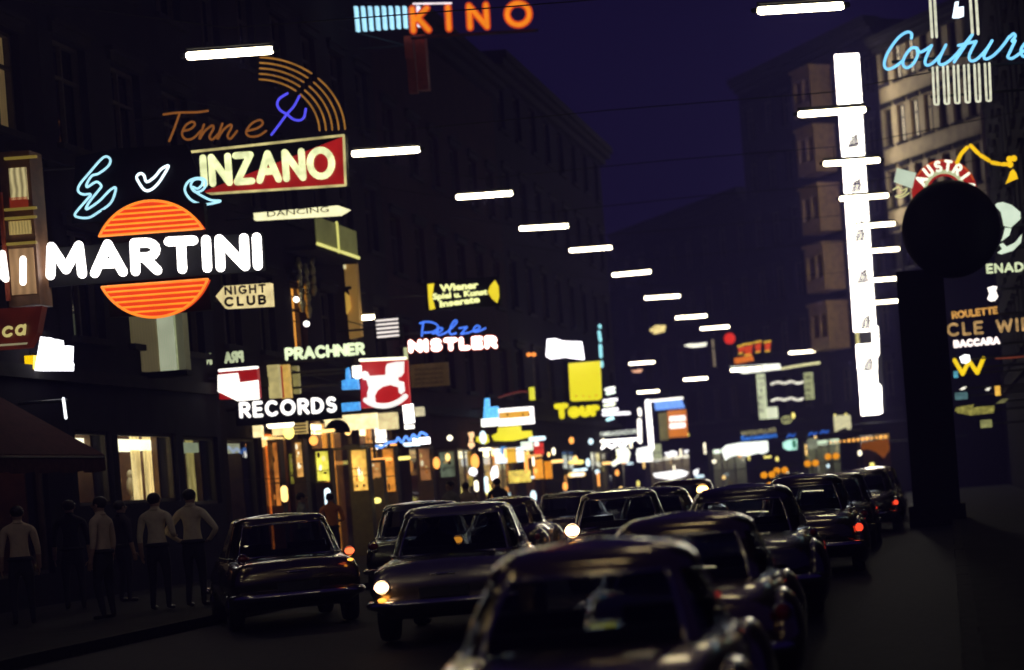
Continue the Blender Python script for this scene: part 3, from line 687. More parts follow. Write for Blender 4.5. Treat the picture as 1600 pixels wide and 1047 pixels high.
MB().tube([(-14.21, 27.5, 2.66), (-14.21, 34.6, 2.66)], .025, 6).tube([(-14.21, 34.5, 2.66), (LEFT_X, 34.5, 3.0)], .02, 6).build('awning_frame', M_steel, t)
# small blue and white box signs at the record shop
s = sign('small blue light box shaped like a bottle by the horse board', 547, 592, 51.5)
plate(s, [(540, 577), (544, 574), (546, 592), (558, 591), (560, 608), (534, 609), (534, 595), (540, 593)], 51.5, .15, em((.08, .42, 1.0), 1.1, .35, 12), 'panel'); bracket(s, 534, 600, 51.6)
s = sign('small white rounded light box touching the horse board', 556, 580, 51.4); plate(s, [(550, 572), (563, 571), (564, 590), (557, 592), (551, 589)], 51.4, .1, W_WHITE2, 'panel'); bracket(s, 551, 575, 51.5, both=False)
s = sign('low blue light box under the bottle shaped one', 547, 635, 51.5); plate(s, quad(533, 629, 561, 642), 51.5, .15, em((.08, .42, 1.0), 1.1, .35, 12), 'panel'); bracket(s, 534, 635, 51.6, both=False)
s = sign('white upright tube sign right of the horse board', 638, 650, 56); plate(s, [(629, 634), (643, 631), (646, 660), (632, 662)], 56, .15, W_WHITE, 'panel'); plate(s, quad(632, 664, 646, 670), 56, .1, W_WHITE2, 'lower_panel'); bracket(s, 630, 640, 56.1)
s = sign('slanting pale blue script under the horse board', 630, 687, 55)
neon(s, [(588, 697), (596, 699), (606, 692), (618, 690), (622, 684), (628, 691), (634, 682), (640, 688), (646, 679), (652, 685), (658, 676), (667, 680)], 55, 2.0, em((.12, .32, 1.0), 1.8), 'script_tube', 5); bracket(s, 590, 697, 55, both=False)
s = sign('small white light box below the slanting blue script', 657, 690, 56); plate(s, quad(645, 684, 670, 694), 56, .15, W_WHITE, 'panel'); bracket(s, 646, 689, 56.1, both=False)
for i, (u0, v0, u1, v1, col, st, lab) in enumerate([(425, 660, 447, 680, (1, .72, .30), 1.3, 'amber light box over the record shop entrance'), (454, 655, 478, 678, (.9, .62, .2), .55, 'dim lattice light box right of the amber one'),
        (506, 648, 588, 672, (1, .82, .42), 1.6, 'long cream light box behind a dark arch'), (590, 645, 620, 671, (.95, .8, .4), 1.0, 'square cream light box right of the long one'),
        (395, 665, 408, 683, (1, .8, .4), 1.4, 'small lantern like light box over the entrance'), (648, 636, 661, 650, (.9, .8, .5), .8, 'small pale box above a yellow dot by the white tube'),
        (419, 570, 436, 622, (.9, .75, .3), .55, 'upper window display with pale yellow strip'), (437, 570, 452, 622, (.9, .55, .12), .75, 'upper window display with yellow and red strip'), (457, 572, 466, 615, (.7, .6, .2), .35, 'dim upper window strip right of the yellow and red one')]):
    Yd = min(58, 52300/abs(ab(u0, v0)[0])); s = sign(lab, (u0+u1)/2, (v0+v1)/2, Yd, 'light box', 'light_box')
    plate(s, quad(u0, v0, u1, v1), Yd, .18, em(col, st, .3, 5), 'panel')
    if i == 7: plate(s, quad(435, 572, 442, 622), Yd-.03, .03, em((.5, .01, .01), .6), 'red_strip')
    if i == 1:
        for k in range(4): plate(s, quad(454, 659+k*5, 478, 661+k*5), Yd-.03, .02, M_dark, 'lattice_bar')
    if i == 2:
        pts = [(510+20*math.cos(R(a))+17, 676-21*math.sin(R(a))) for a in range(0, 181, 20)]
        plate(s, pts, Yd-.06, .05, M_dark, 'arch_board')
    bracket(s, u0, (v0+v1)/2, Yd+.1, both=False)

# ------------------------------------------------------------------ signs further down the left side
def box_sign(lab, pts, Y, col, st, cat='light box', name='light_box', to=LEFT_X, var=.12, sc_=3., extra=()):
    cu = sum(p[0] for p in pts)/len(pts); cv = sum(p[1] for p in pts)/len(pts)
    s = sign(lab, cu, cv, Y, cat, name); plate(s, pts, Y, .2, em(col, st, var, sc_), 'panel')
    for (q, c2, s2, nm) in extra: plate(s, q, Y, .03, em(c2, s2) if c2 else M_dark, nm, -.035)
    bracket(s, min(p[0] for p in pts)+1 if to == LEFT_X else max(p[0] for p in pts)-1, cv, Y+.1, to, .025, False); return s
YELL = (1.0, .86, .02)
s = box_sign('large plain yellow square light box', [(888, 568), (937, 564), (939, 622), (935, 625), (894, 627), (891, 624)], 84, YELL, 1.15, var=.05)
for (u, v) in ((900, 618), (911, 618), (921, 619), (931, 617)): plate(s, [(u-2, v-1), (u, v+1), (u+2, v-1.5), (u, v+2.5)], 83.95, .03, pm('scratch_brown', (.3, .22, .02), .6), 'scratch')
s = sign('fat yellow letters reading Tour below the yellow square', 902, 640, 86)
word(s, 'Tour', (871, 651), (934, 646), 16, 86, em(YELL, 1.25), 4.4, .34, .5); bracket(s, 870, 640, 86.1, both=False)
box_sign('overexposed white light box above the yellow square', [(855, 530), (868, 529), (880, 533), (908, 534), (912, 562), (880, 558), (860, 561), (853, 557)], 83, (1, .95, 1.0), 4)
s = sign('two small orange lamps left of the white light box', 830, 554, 82)
for u in (826, 834): p = P(u, 554, 82); MB().ball(p, .1, .07, .08).build('lamp', em((1, .3, .05), 2), s, True)
bracket(s, 826, 554, 82, both=False)
s = sign('upright turquoise neon tube chain right of the white light box', 938, 540, 95)
for a, b_ in (((937, 509), (937.5, 511)), ((936, 519), (938, 532)), ((938, 540), (939, 557)), ((940, 566), (940.5, 572))): neon(s, [a, b_], 95, 2.5, em((.35, .85, .95), 1.7), 'tube', 1, smooth=False)
bracket(s, 936, 520, 95, both=False)
box_sign('small yellow upright light box above the white framed one', quad(827, 605, 834, 625), 78, (.95, .9, .05), 1.1)
s = box_sign('white framed light box with an orange strip and little marks', quad(778, 637, 833, 664), 72, (1, .93, .9), 2.6, extra=[(quad(780, 643, 828, 653), (1.0, .48, .05), 1.1, 'orange_strip')])
for u in (793, 817, 827): plate(s, quad(u-1, 646, u+1, 650), 71.92, .02, M_dark, 'mark')
neon(s, [(780, 621), (795, 616), (812, 612), (824, 612)], 72, 1.5, em((.18, .02, .015), .6), 'red_arc', 4)
box_sign('blue glowing light box shaped like an L', [(757, 623), (763, 622), (764, 636), (777, 635), (778, 655), (755, 656)], 71.5, (.12, .5, 1.0), 1.7, var=.4, sc_=14)
box_sign('white strip light box under the blue one', quad(752, 654, 778, 666), 71, (1, 1, .9), 2.6)
box_sign('yellow light box with a stepped top over the lit shop', [(778, 668), (812, 665), (813, 674), (829, 673), (831, 682), (800, 689), (772, 689), (768, 681), (777, 676)], 73, (1, .88, .03), 1.15)
box_sign('small yellow oval light box left of the stepped one', [(744, 683), (760, 679), (763, 690), (757, 694), (744, 691)], 71, (1, .88, .03), 1.15)
box_sign('row of pale blue lit letters with an orange middle over the shop door', quad(773, 700, 817, 723), 75, (.75, .88, 1.0), 2.0, var=.3, sc_=9, extra=[(quad(792, 700, 807, 723), (1.0, .55, .05), 1.1, 'orange_letter'), (quad(783, 698, 791, 710), (.1, .4, 1), 1.0, 'blue_letter')])
box_sign('small greenish white box right of the blue lit letters', quad(814, 690, 831, 704), 78, (.85, 1, .8), 1.5, var=.3, sc_=9)
box_sign('red glowing box with a white top by the orange shopfront', quad(834, 692, 848, 710), 79, (.85, .02, .01), 1.0, extra=[(quad(835, 690, 842, 697), (1, .9, .85), 2, 'white_top')])
box_sign('flat orange light box above the orange shopfront', [(822, 712), (843, 708), (846, 713), (824, 716)], 79.5, (1, .5, .15), 1.5)
box_sign('white lamp sign left of the lit shop door', [(770, 729), (775, 728), (777, 740), (775, 752), (769, 751), (766, 740)], 74, (1, .9, .95), 3.)
box_sign('round white lamp sign near the kerb side people', [(734, 732), (741, 730), (744, 738), (741, 744), (735, 743), (732, 738)], 70, (1, .92, .97), 3.)
box_sign('pair of small pink white lamps above the kerb side people', [(731, 676), (738, 675), (739, 681), (736, 686), (740, 696), (735, 701), (731, 696), (734, 686)], 70, (1, .6, .3), 1.8)
box_sign('orange curtained shopfront light at the house corner', quad(833, 718, 847, 748), 80.5, (1, .38, .03), 1.3, var=.4, sc_=7)
box_sign('second orange curtained shopfront light at the house corner', quad(851, 721, 861, 748), 81.5, (1, .35, .02), 1.0, var=.4, sc_=7)
box_sign('yellow shop door light behind the parked cars', quad(795, 735, 828, 754), 76, (.95, .72, .12), 1.0, var=.6, sc_=5)
# hotel
s = sign('white stacked hotel lettering with a glowing underline', 953, 688, 98)
text_mesh(s, 'HOTEL AMBASSADOR', (906, 685), (996, 677), 7, 98, em((.95, 1, .88), 1.3, .3, 10), -.03, off=.02)
neon(s, [(906, 692), (998, 686)], 98, 2.0, W_WHITE, 'underline', 1, smooth=False)
neon(s, [(912, 700), (918, 696), (924, 700), (932, 696), (940, 700), (948, 694), (956, 699), (964, 693), (972, 697), (980, 691)], 98, 2.4, W_WHITE, 'script_tube', 3)
neon(s, [(999, 640), (1000, 648)], 98, 3, W_WHITE2, 'upright_tube', 1, smooth=False); neon(s, [(999, 657), (1000, 690)], 98, 3.4, W_WHITE2, 'upright_tube', 1, smooth=False)
bracket(s, 906, 690, 98.1)
for i, (v, u0, u1, col) in enumerate([(608, 944, 962, (1, 1, .9)), (614, 946, 962, (.85, 1, .85)), (626, 941, 966, (1, .95, 1)), (633, 942, 962, (.95, 1, .7)), (641, 940, 967, (1, .95, 1)), (647, 940, 986, (1, .95, 1)), (655, 946, 960, (.5, .85, .9))]):
    s = sign('%s white lettering bar from the top in the stack by the yellow square' % ORD[i], (u0+u1)/2, v, 92, 'sign', 'neon_sign', 'stacked lettering bars')
    neon(s, [(u0+3, v+.8), ((u0+u1)/2, v-.6), (u1-3, v-1.6)], 92, 2.6, em(col, 2.4, .3, 8), 'lettering_bar', 2); bracket(s, u0+3, v, 92.1, both=False)
# white frame and orange box at the end of the street
Y = 124
s = sign('white neon frame round a dark opening with a blue lit top', 1040, 670, Y)
neon(s, [(1012, 628), (1018, 700)], Y, 4, W_WHITE, 'upright', 1, smooth=False); neon(s, [(1012, 627), (1066, 622)], Y, 1.8, W_WHITE2, 'top_bar', 1, smooth=False)
plate(s, [(1022, 628), (1064, 624), (1070, 637), (1024, 641)], Y, .2, em((.18, .38, 1.0), 1.8, .4, 9), 'blue_panel'); bracket(s, 1012, 640, Y+.1, -19, both=False)
box_sign('orange light box with two white bars in the white frame', quad(1044, 641, 1073, 683), Y+2, (.95, .26, .02), 1.0, to=-12, extra=[(quad(1046, 650, 1071, 658), (1, .97, .9), 2.5, 'white_bar'), (quad(1046, 661, 1071, 669), (1, .97, .9), 2.5, 'white_bar')])
box_sign('greenish side panel left of the orange light box', quad(1030, 645, 1043, 688), Y+2.5, (.5, .45, .12), .25, to=-14, var=.5)
box_sign('white lit shop window under the frame', [(996, 701), (1018, 697), (1019, 721), (996, 722), (994, 708)], Y-2, (1, 1, .95), 3.0)
box_sign('white blob light box beside the lit shop window', [(962, 701), (980, 699), (984, 708), (981, 722), (966, 724), (958, 729), (954, 724), (965, 716)], 100, (1, 1, .82), 2.2)
box_sign('pale green window panel right of the white frame', quad(1021, 694, 1033, 718), Y, (.75, .8, .45), .6)
box_sign('small white oval lamp in the dark shopfront row', [(1038, 708), (1048, 704), (1058, 706), (1056, 712), (1044, 714)], Y+2, (1, .98, 1), 2.6)
box_sign('tiny heart shaped white lamp in the dark shopfront row', [(1067, 704), (1076, 703), (1072, 709)], Y+2, (1, .98, 1), 2.4, to=-8)
box_sign('white lettering band at the street end above the car roofs', [(1020, 740), (1062, 734), (1076, 738), (1070, 744), (1050, 750), (1024, 746)], Y-8, (1, .97, .95), 2.6, var=.3, sc_=8)
box_sign('small white lamp right of the white lettering band', [(1083, 736), (1091, 732), (1090, 741), (1085, 743)], Y-8, (1, 1, 1), 2.4, to=-6)
box_sign('pale window lights high over the street end', [(1014, 516), (1024, 508), (1040, 508), (1038, 518), (1022, 522)], 118, (1, .78, .3), 1.4, var=.6, sc_=6)
box_sign('row of white roof lamps under the red round lamp', [(1068, 540), (1078, 537), (1090, 537), (1104, 535), (1102, 541), (1080, 543)], 122, (1, .98, .8), 2.0, var=.5, sc_=6)
box_sign('two orange lamps close under a tube lamp', [(986, 578), (992, 579), (998, 577), (1004, 577), (1000, 582), (990, 582)], 118, (1, .5, .3), 1.6)
s = sign('round red lamp high over the street', 1140, 529, 112, 'lamp', 'signal_lamp'); p = P(1140, 529, 112)
b = MB(); b.ball(p, .31, .12, .31, 18, 11); b.build('lens', em((.9, .03, .015), 1.1, .03), s, True); MB().tube([p+Vector((0, .2, 0)), p+Vector((0, .2, .6))], .03, 6).tube([p+Vector((0, .2, .6)), Vector((LEFT_X, 112, p.z+1.5))], .015, 5).build('hanger', M_steel, s); MB().prism([(p.x+.36*math.cos(R(a)), p.z+.36*math.sin(R(a))) for a in range(0, 360, 18)], 112.06, 112.3).build('housing', M_dark, s)

# red lettering, tall frame
Y = 117
s = sign('red and yellow glowing letter shapes over a white bar', 1180, 552, Y)
for (u, v, w_, h) in ((1157, 547, 4, 8), (1168, 547, 8, 12), (1184, 543, 5, 11), (1199, 542, 5, 10)):
    plate(s, [(u-w_, v-h*.4), (u+w_, v-h*.7), (u+w_*.7, v+h*.5), (u-w_*.5, v+h*.6)], Y, .2, em((.85, .07, .01), 1.0, .3, 8), 'red_letter')
    neon(s, [(u-w_, v-h*.7), (u+w_, v-h*.9)], Y, 1.2, em((1, .6, .05), 1.3), 'yellow_edge', 1, smooth=False); neon(s, [(u-w_*.6, v+h*.7), (u+w_*.6, v+h*.6)], Y, 1.1, em((1, .6, .05), 1.2), 'yellow_edge', 1, smooth=False)
plate(s, [(1147, 560), (1175, 555), (1178, 563), (1148, 569)], Y, .2, em((1.0, .22, .015), 1.0, .3, 8), 'orange_base'); bracket(s, 1199, 552, Y+.1, -4, both=False)
s = sign('tall neon frame of pale green lettered uprights and a white bar', 1225, 615, Y)
plate(s, [(1140, 573), (1218, 568), (1220, 577), (1160, 584)], Y, .2, em((1, 1, .85), 2.2, .25, 4), 'top_bar'); neon(s, [(1222, 576), (1250, 571), (1280, 567)], Y, 2.0, em((.9, .85, .45), 1.2, .4, 6), 'top_rail', 2)
plate(s, quad(1184, 584, 1197, 655), Y, .2, em((.88, .95, .6), 1.0, .2, 5), 'upright_panel'); plate(s, quad(1257, 582, 1271, 624), Y, .2, em((.75, .8, .4), .6, .3, 5), 'upright_panel')
for k in range(6): text_mesh(s, 'HOTELS'[k], (1186, 594+k*10), (1194, 593.5+k*10), 6, Y, pm('olive_letter', (.2, .2, .08), .6), -.02)
for k in range(4): text_mesh(s, 'BARS'[k], (1260, 593+k*9.5), (1267, 592.5+k*9.5), 6, Y, pm('olive_letter', (.2, .2, .08), .6), -.02)
plate(s, quad(1198, 636, 1215, 654), Y, .2, em((.95, 1, .7), 1.2), 'foot_panel')
for v in (598, 624): neon(s, [(1206, v+2), (1216, v-1), (1226, v+1), (1236, v-2), (1246, v+1), (1254, v-1)], Y+1, 1.9, em((1, .95, .8), 1.4, .5, 9), 'lamp_row', 3)
bracket(s, 1271, 600, Y+.1, -3, both=False)
s = sign('small round double ring emblem under the tall frame', 1229, 656, Y+3); c_ = P(1229, 656, Y+3)
b = MB()
for dx in (-.09, .09): b.tube([(c_.x+dx+.2*math.cos(a*.4), Y+3, c_.z+.2*math.sin(a*.4)) for a in range(17)], .03, 6)
b.build('ring', em((.7, .7, .3), .9), s, True); bracket(s, 1232, 656, Y+3, -3, both=False)
s = sign('pale letters WOLFLUSS above blue script at the far shop', 1186, 676, 119)
text_mesh(s, 'WOLFLUSS', (1158, 681), (1213, 675), 7, 119, em((.75, .68, .35), .9, .4, 10), -.03); bracket(s, 1211, 678, 119.1, -4.5, both=False)
s = sign('blue script reading Sensation at the far shop', 1186, 684, 119); text_mesh(s, 'Sensation', (1158, 689), (1214, 683), 8, 119, em((.04, .25, 1.0), 1.3), -.03, off=.015); bracket(s, 1211, 687, 119.1, -4.5, both=False)
box_sign('wide white glowing shop canopy at the street end', [(1127, 703), (1134, 696), (1155, 692), (1199, 689), (1200, 705), (1192, 709), (1183, 708), (1165, 713), (1152, 711), (1140, 714), (1133, 719)], 118, (.95, 1, .9), 2.4, to=-4)
box_sign('turquoise lit shop window right of the white canopy', [(1223, 692), (1230, 688), (1245, 686), (1245, 702), (1232, 704), (1224, 700)], 116, (.55, 1, .85), 1.6, to=-4, extra=[(quad(1238, 688, 1244, 700), (.05, .4, .2), .6, 'green_panel')])
box_sign('dim greenish window right of the turquoise one', quad(1262, 685, 1277, 701), 115, (.55, .6, .4), .45, to=-4, var=.5)
for i, (u, v) in enumerate(((1236, 681), (1270, 678), (1288, 675))):
    s = sign('%s small blue neon squiggle over the far shops from the left' % ORD[i], u, v, 114, group='blue neon squiggles'); neon(s, [(u-6, v+2), (u-2, v-2), (u+2, v+1), (u+6, v-2)], 114, 1.3, em((.03, .18, .9), .9), 'neon_tube', 4); bracket(s, u+5, v, 114, -4, both=False)
box_sign('pale paper like illuminated placard below the pylon', [(1302, 650), (1328, 648), (1330, 668), (1327, 672), (1320, 668), (1304, 675)], 108, (.95, .88, .5), 1.0, to=-1, var=.4, sc_=9)
s = sign('string of orange bulbs over the orange awning', 1340, 688, 105, 'bulb string', 'bulb_string')
for k in range(13):
    u = 1298+k*7.1; v = 691.5-k*.75; p = P(u, v, 105)
    MB().ball(p, rnd.uniform(.05, .09), None, None, 8, 6).build('bulb', em((1, .45, .08), 2.2), s, True)
MB().tube([P(1295, 690, 105), P(1386, 681, 105)], .012, 5).build('cable', M_wire, s)
s = sign('orange lit shop blind near the right end of the road', 1370, 703, 104, 'awning', 'shop_blind')
plate(s, [(1345, 692), (1388, 685), (1390, 702), (1381, 716), (1368, 706), (1356, 702), (1346, 703)], 104, .15, streaked_glow_mat((.75, .20, .02), .42, 25), 'blind'); bracket(s, 1388, 690, 104.1, 1.3, both=False)
for i, (u, v, Y) in enumerate(((1200, 742, 84), (1220, 735, 90), (1209, 758, 78), (1268, 724, 96), (1300, 713, 100))):
    p = P(u, v, Y); t = thing('warning_lamp', '%s nearest pair of round amber lamps on a post in the road' % ORD[(1, 2, 0, 3, 4)[i]], 'warning lamp', (p.x, p.y, 0), 0, 'amber lamp pairs')
    for d in (-6.2, 6.2): MB().ball((p.x+d*Y/F, Y, p.z), 5.4*Y/F, .1, 5.0*Y/F, 14, 9).build('lens', em((1, .36, .01), 1.25, .2, 6), t, True)
    MB().tube([(p.x, Y+.1, 0), (p.x, Y+.1, p.z)], .04, 6).build('post', M_steel, t); MB().box(p.x-.36, p.x+.36, Y+.08, Y+.16, p.z-.1, p.z+.1).build('lamp_bar', M_dark, t)

# ------------------------------------------------------------------ pylon
Y = 108; s = sign('tall white glowing vertical pylon sign with small dark emblems', 1335, 370, Y, name='pylon_sign')
PW = em((1.0, .93, .80), 12.0, .1)
def ax(v): return 1322.5+(v-85)*.0665
segs = [(85, 163, 18.5), (165, 232, 17.5), (234, 312, 17), (314, 398, 17), (400, 437, 17), (439, 517, 17), (538, 578, 15), (580, 648, 14)]
for i, (v0, v1, hw) in enumerate(segs): plate(s, [(ax(v0)-hw, v0+1), (ax(v0)+hw, v0-1.3), (ax(v1)+hw, v1-1.3), (ax(v1)-hw, v1+1)], Y, .5, PW, 'light_panel')
plate(s, [(1363, 510), (1371, 510), (1373, 552), (1369, 560), (1366, 575), (1363, 575)], Y, .5, PW, 'side_panel'); plate(s, [(1364, 587), (1370, 590), (1371, 600), (1376, 602), (1378, 645), (1366, 646)], Y, .5, PW, 'side_panel')
plate(s, [(1336, 517), (1341, 517), (1343, 538), (1338, 538)], Y+.05, .3, em((.9, .8, .3), .9), 'yellow_strip')
for v in (224, 293, 370, 436, 507, 572):
    u = ax(v)+2; e = MB()
    e.tube([P(u+3, v-26, Y-.06), P(u+4, v-8, Y-.06)], .08, 5); e.tube([P(u-4, v-9, Y-.06), P(u+5, v-11, Y-.06)], .08, 5)
    for k in range(3): e.tube([P(u-7-k+j*3.4, v-4+k*5+(1.2 if j % 2 else -1)-.3*j, Y-.06) for j in range(6)], .07, 5)
    e.build('emblem', M_dark, s)
MB().box(P(1326, 85, Y).x-.5, P(1326, 85, Y).x+.55, Y+.52, Y+.8, P(1355, 645, Y).z, P(1322, 85, Y).z).build('mast', M_dark, s)
for v in (120, 260, 400, 540):
    p = P(ax(v), v, Y+.7); MB().tube([p, Vector((p.x+1.6, Y+3.4, p.z))], .05, 6).build('bracket', M_steel, s)

# ------------------------------------------------------------------ right side signs
Y = 40
s = sign('light blue neon script beginning with Couture, cut by the picture edge', 1500, 85, Y)
ZC = lambda p: px(p, .2865, 1180, 0)
CB = em((.22, .66, 1.0), 1.35)
for ln in ([(852, 208), (852, 183), (825, 176), (775, 212), (722, 290), (704, 350), (722, 378), (765, 362), (805, 330)], [(882, 262), (850, 264), (815, 310), (806, 350), (826, 370), (860, 350), (886, 300), (882, 264), (900, 284), (935, 268), (960, 250)],
           [(962, 248), (928, 325), (934, 355), (965, 346), (1010, 300), (1040, 245)], [(1040, 245), (1003, 325), (1010, 352), (1042, 344), (1088, 305), (1130, 255), (1185, 187)], [(1185, 187), (1135, 265), (1085, 338)], [(1108, 248), (1150, 238), (1205, 226)],
           [(1205, 226), (1168, 300), (1176, 331), (1210, 322), (1262, 268), (1292, 222)], [(1292, 222), (1250, 298), (1258, 322), (1300, 302), (1350, 250), (1385, 200)], [(1385, 205), (1408, 184), (1418, 198), (1400, 225), (1418, 222)], [(1418, 222), (1388, 285), (1378, 312), (1402, 318), (1445, 290)],
           [(1445, 290), (1500, 255), (1505, 230), (1480, 228), (1450, 270), (1462, 308), (1515, 300)]):
    neon(s, ZC(ln), Y, 2.3, CB, 'letter', 6)
UT = em((.95, .95, .72), .85, .25, 6)
for k in range(6):
    u = 1461+k*16.3; dv = -1.2*k
    neon(s, [(u-3.6, 106+dv), (u-1.2, 158+dv), (u+.5, 163+dv), (u+4, 163+dv), (u+5.4, 158+dv), (u+3.2, 105+dv)], Y, 1.9, UT, 'u_tube', 3)
for u in (1453, 1460, 1516, 1525): neon(s, [(u, -4), (u+3.5, 58-(u-1453)*.07)], Y, 2.2, UT, 'upright_tube', 1, smooth=False)
plate(s, [(1492, 3), (1498, 2), (1497, 11), (1506, 10), (1506, 24), (1498, 27), (1488, 27)], Y, .1, em((.75, .88, 1), 2.2), 'white_mark')
for v, u0 in ((108, 1452), (150, 1455)): MB().tube([P(u0, v, Y)+Vector((0, .1, 0)), P(1570, v-9, Y)+Vector((0, .1, 0)), Vector((RIGHT_X, Y+.1, P(1570, v-9, Y).z))], .025, 6).build('rail', M_steel, s)
MB().tube([P(1395, 95, Y)+Vector((0, .1, 0)), Vector((RIGHT_X, Y+.1, P(1395, 95, Y).z+.05))], .03, 6).build('rail', M_steel, s)
# ball shaped sign with fuse
Y = 48; s = sign('round black ball sign with a red lettered collar and a yellow burning fuse', 1486, 357, Y); k48 = Y/F
c_ = P(1486, 358, Y); MB().ball((c_.x, Y+.0, c_.z), 77*k48, .5, 77*k48, 40, 21).build('ball', pm('ball_black_paint', (.003, .003, .004), .6, spec=.06), s, True)
r_ = P(1475.7, 299.5, Y+.1); rc = Vector((r_.x, 0, r_.z))
ring = [(rc.x+51*k48*math.cos(R(a)), rc.z+51*k48*math.sin(R(a))) for a in range(-8, 201, 8)]+[(rc.x+25*k48*math.cos(R(a)), rc.z+25*k48*math.sin(R(a))) for a in range(200, -9, -8)]
MB().prism(ring, Y+.1, Y+.2).build('collar', em((.42, .010, .008), .9, .2), s)
for k in range(2):
    rr = (49, 31)[k]
    MB().tube([(rc.x+rr*k48*math.cos(R(a)), Y+.09, rc.z+rr*k48*math.sin(R(a))) for a in range(18, 150 if k == 0 else 165, 6)], (1.2, 3.0)[k]*k48, 6).build('collar_edge', em(((.7, .12, .02), (.75, .8, .45))[k], .8), s, True)
for ch, a in zip('AUSTRIA', (150, 124, 100, 78, 55, 32, 8)):
    wd, st = FONT[ch]; b = MB(); hh = 15*k48
    for ln in st:
        pts = []
        for (x, z) in ln:
            lx = (x-wd/2)*13*k48; lz = z*hh-hh/2; ang = R(a-90)
            pts.append((rc.x+40*k48*math.cos(R(a))+lx*math.cos(ang)-lz*math.sin(ang), Y+.06, rc.z+40*k48*math.sin(R(a))+lx*math.sin(ang)+lz*math.cos(ang)))
        b.tube(pts, 2.2*k48, 6, .5)
    b.build('letter', em((.95, 1, .8), 1.4), s, True)
ZG = lambda p: px(p, .2673, 1380, 200)
FY = em((1.0, .60, .01), 1.15)
for ln in ([(432, 202), (455, 152), (490, 115)], [(512, 103), (530, 122), (556, 148)], [(570, 160), (618, 190)], [(636, 202), (678, 210)], [(696, 212), (722, 212)]): neon(s, ZG(ln), Y, 3.1, FY, 'fuse_tube', 2)
for (x, y) in ((738, 182), (764, 178), (742, 214)): MB().ball(P(*ZG([(x, y)])[0], Y), 5*k48, .05, 5*k48, 12, 8).build('spark', FY, s, True)
plate(s, ZG([(760, 240), (778, 262), (788, 295), (765, 303), (715, 326), (732, 285), (742, 255)]), Y, .06, FY, 'flame')
plate(s, ZG([(80, 234), (192, 262), (172, 352), (62, 312)]), Y+.1, .12, em((.72, .85, .66), .85, .08), 'pale_box')
neon(s, ZG([(60, 360), (90, 345), (110, 365), (140, 352), (120, 385), (70, 400), (110, 405), (150, 380)]), Y+.1, 1.3, em((.8, .75, .35), .8), 'squiggle', 4)
MB().tube([(c_.x, Y+.3, c_.z), (RIGHT_X, Y+.3, c_.z)], .05, 6).tube([(c_.x, Y+.3, c_.z-.5), (RIGHT_X, Y+.3, c_.z-.5)], .05, 6).build('bracket', M_steel, s)
MB().box(c_.x-1.38, c_.x-.26, Y+.55, Y+1.6, .0, c_.z-.85).box(c_.x-1.5, c_.x-.14, Y+.45, Y+1.7, -.1, .5).build('mast_column', M_dark, s)
s = sign('pale curved figure shapes right of the black ball', 1580, 355, 47); PG = em((.80, .95, .74), 1.0, .1)
plate(s, ZG([(655, 447), (668, 438), (700, 433), (752, 450), (802, 492), (803, 530), (748, 580), (705, 570), (688, 490), (662, 460)]), 47, .08, PG, 'head_shape'); plate(s, ZG([(712, 582), (750, 586), (738, 625), (690, 662), (702, 625)]), 47, .08, PG, 'neck_shape')
plate(s, ZG([(680, 680), (700, 672), (722, 694), (772, 668), (812, 618), (806, 668), (760, 715), (690, 737), (668, 728), (696, 706)]), 47, .08, PG, 'leg_shape'); bracket(s, 1590, 340, 47.1, RIGHT_X)
s = sign('pale green letters ENADI cut by the right picture edge', 1570, 420, 47); word(s, 'ENADIER', (1543, 426), (1630, 421), 12, 47, em((.8, .9, .55), .95, .25, 8), 1.9, .35, .6); bracket(s, 1600, 420, 47.1, RIGHT_X, both=False)
s = sign('white vase shaped light under the pale green letters', 1551, 458, 52); plate(s, px([(362, 42), (400, 30), (430, 33), (420, 62), (435, 102), (415, 128), (385, 132), (362, 118), (375, 80)], .229, 1460, 440), 52, .15, em((1, .92, .85), 2.0), 'vase'); bracket(s, 1556, 452, 52.1, RIGHT_X, both=False)
AM = em((.85, .42, .10), .8, .4, 8)
s = sign('amber letters ROULETTE above the casino name', 1524, 491, 54); word(s, 'ROULETTE', (1489, 497), (1558, 489), 9, 54, AM, 1.6, .3, .6); bracket(s, 1556, 491, 54.1, RIGHT_X, both=False)
s = sign('large amber letters CLE WI of the casino name', 1545, 515, 54); word(s, 'CLE WIEN', (1482, 524), (1632, 513), 17, 54, em((.7, .42, .16), .7, .45, 6), 2.2, .42, .6); bracket(s, 1598, 515, 54.1, RIGHT_X, both=False)
s = sign('pinkish white letters BACCARA', 1527, 537, 54); word(s, 'BACCARA', (1492, 542), (1561, 536), 8.5, 54, em((1, .86, .82), 1.8), 2.0, .35, .6); bracket(s, 1560, 537, 54.1, RIGHT_X, both=False)
s = sign('fat yellow letter W', 1515, 573, 56); word(s, 'W', (1493, 585), (1538, 582), 22, 56, em((1, .68, .01), 1.15), 3.3, .3, .5); bracket(s, 1538, 573, 56.1, RIGHT_X, both=False)
def rbox(lab, pts, Y, col, st, var=.5, sc_=7): return box_sign(lab, pts, Y, col, st, to=RIGHT_X, var=var, sc_=sc_)
rbox('white glowing patch touching the yellow letter W', px([(172, 515), (205, 498), (240, 500), (245, 540), (215, 558), (185, 552)], .229, 1460, 440), 55.5, (1, 1, 1), 2.2, .1)
rbox('tiny teal light left of the yellow letter W', quad(1490, 580, 1497, 590), 57, (.1, .45, .6), .8); rbox('dim blue green window light below the yellow W', quad(1492, 613, 1512, 624), 62, (.15, .32, .35), .5)
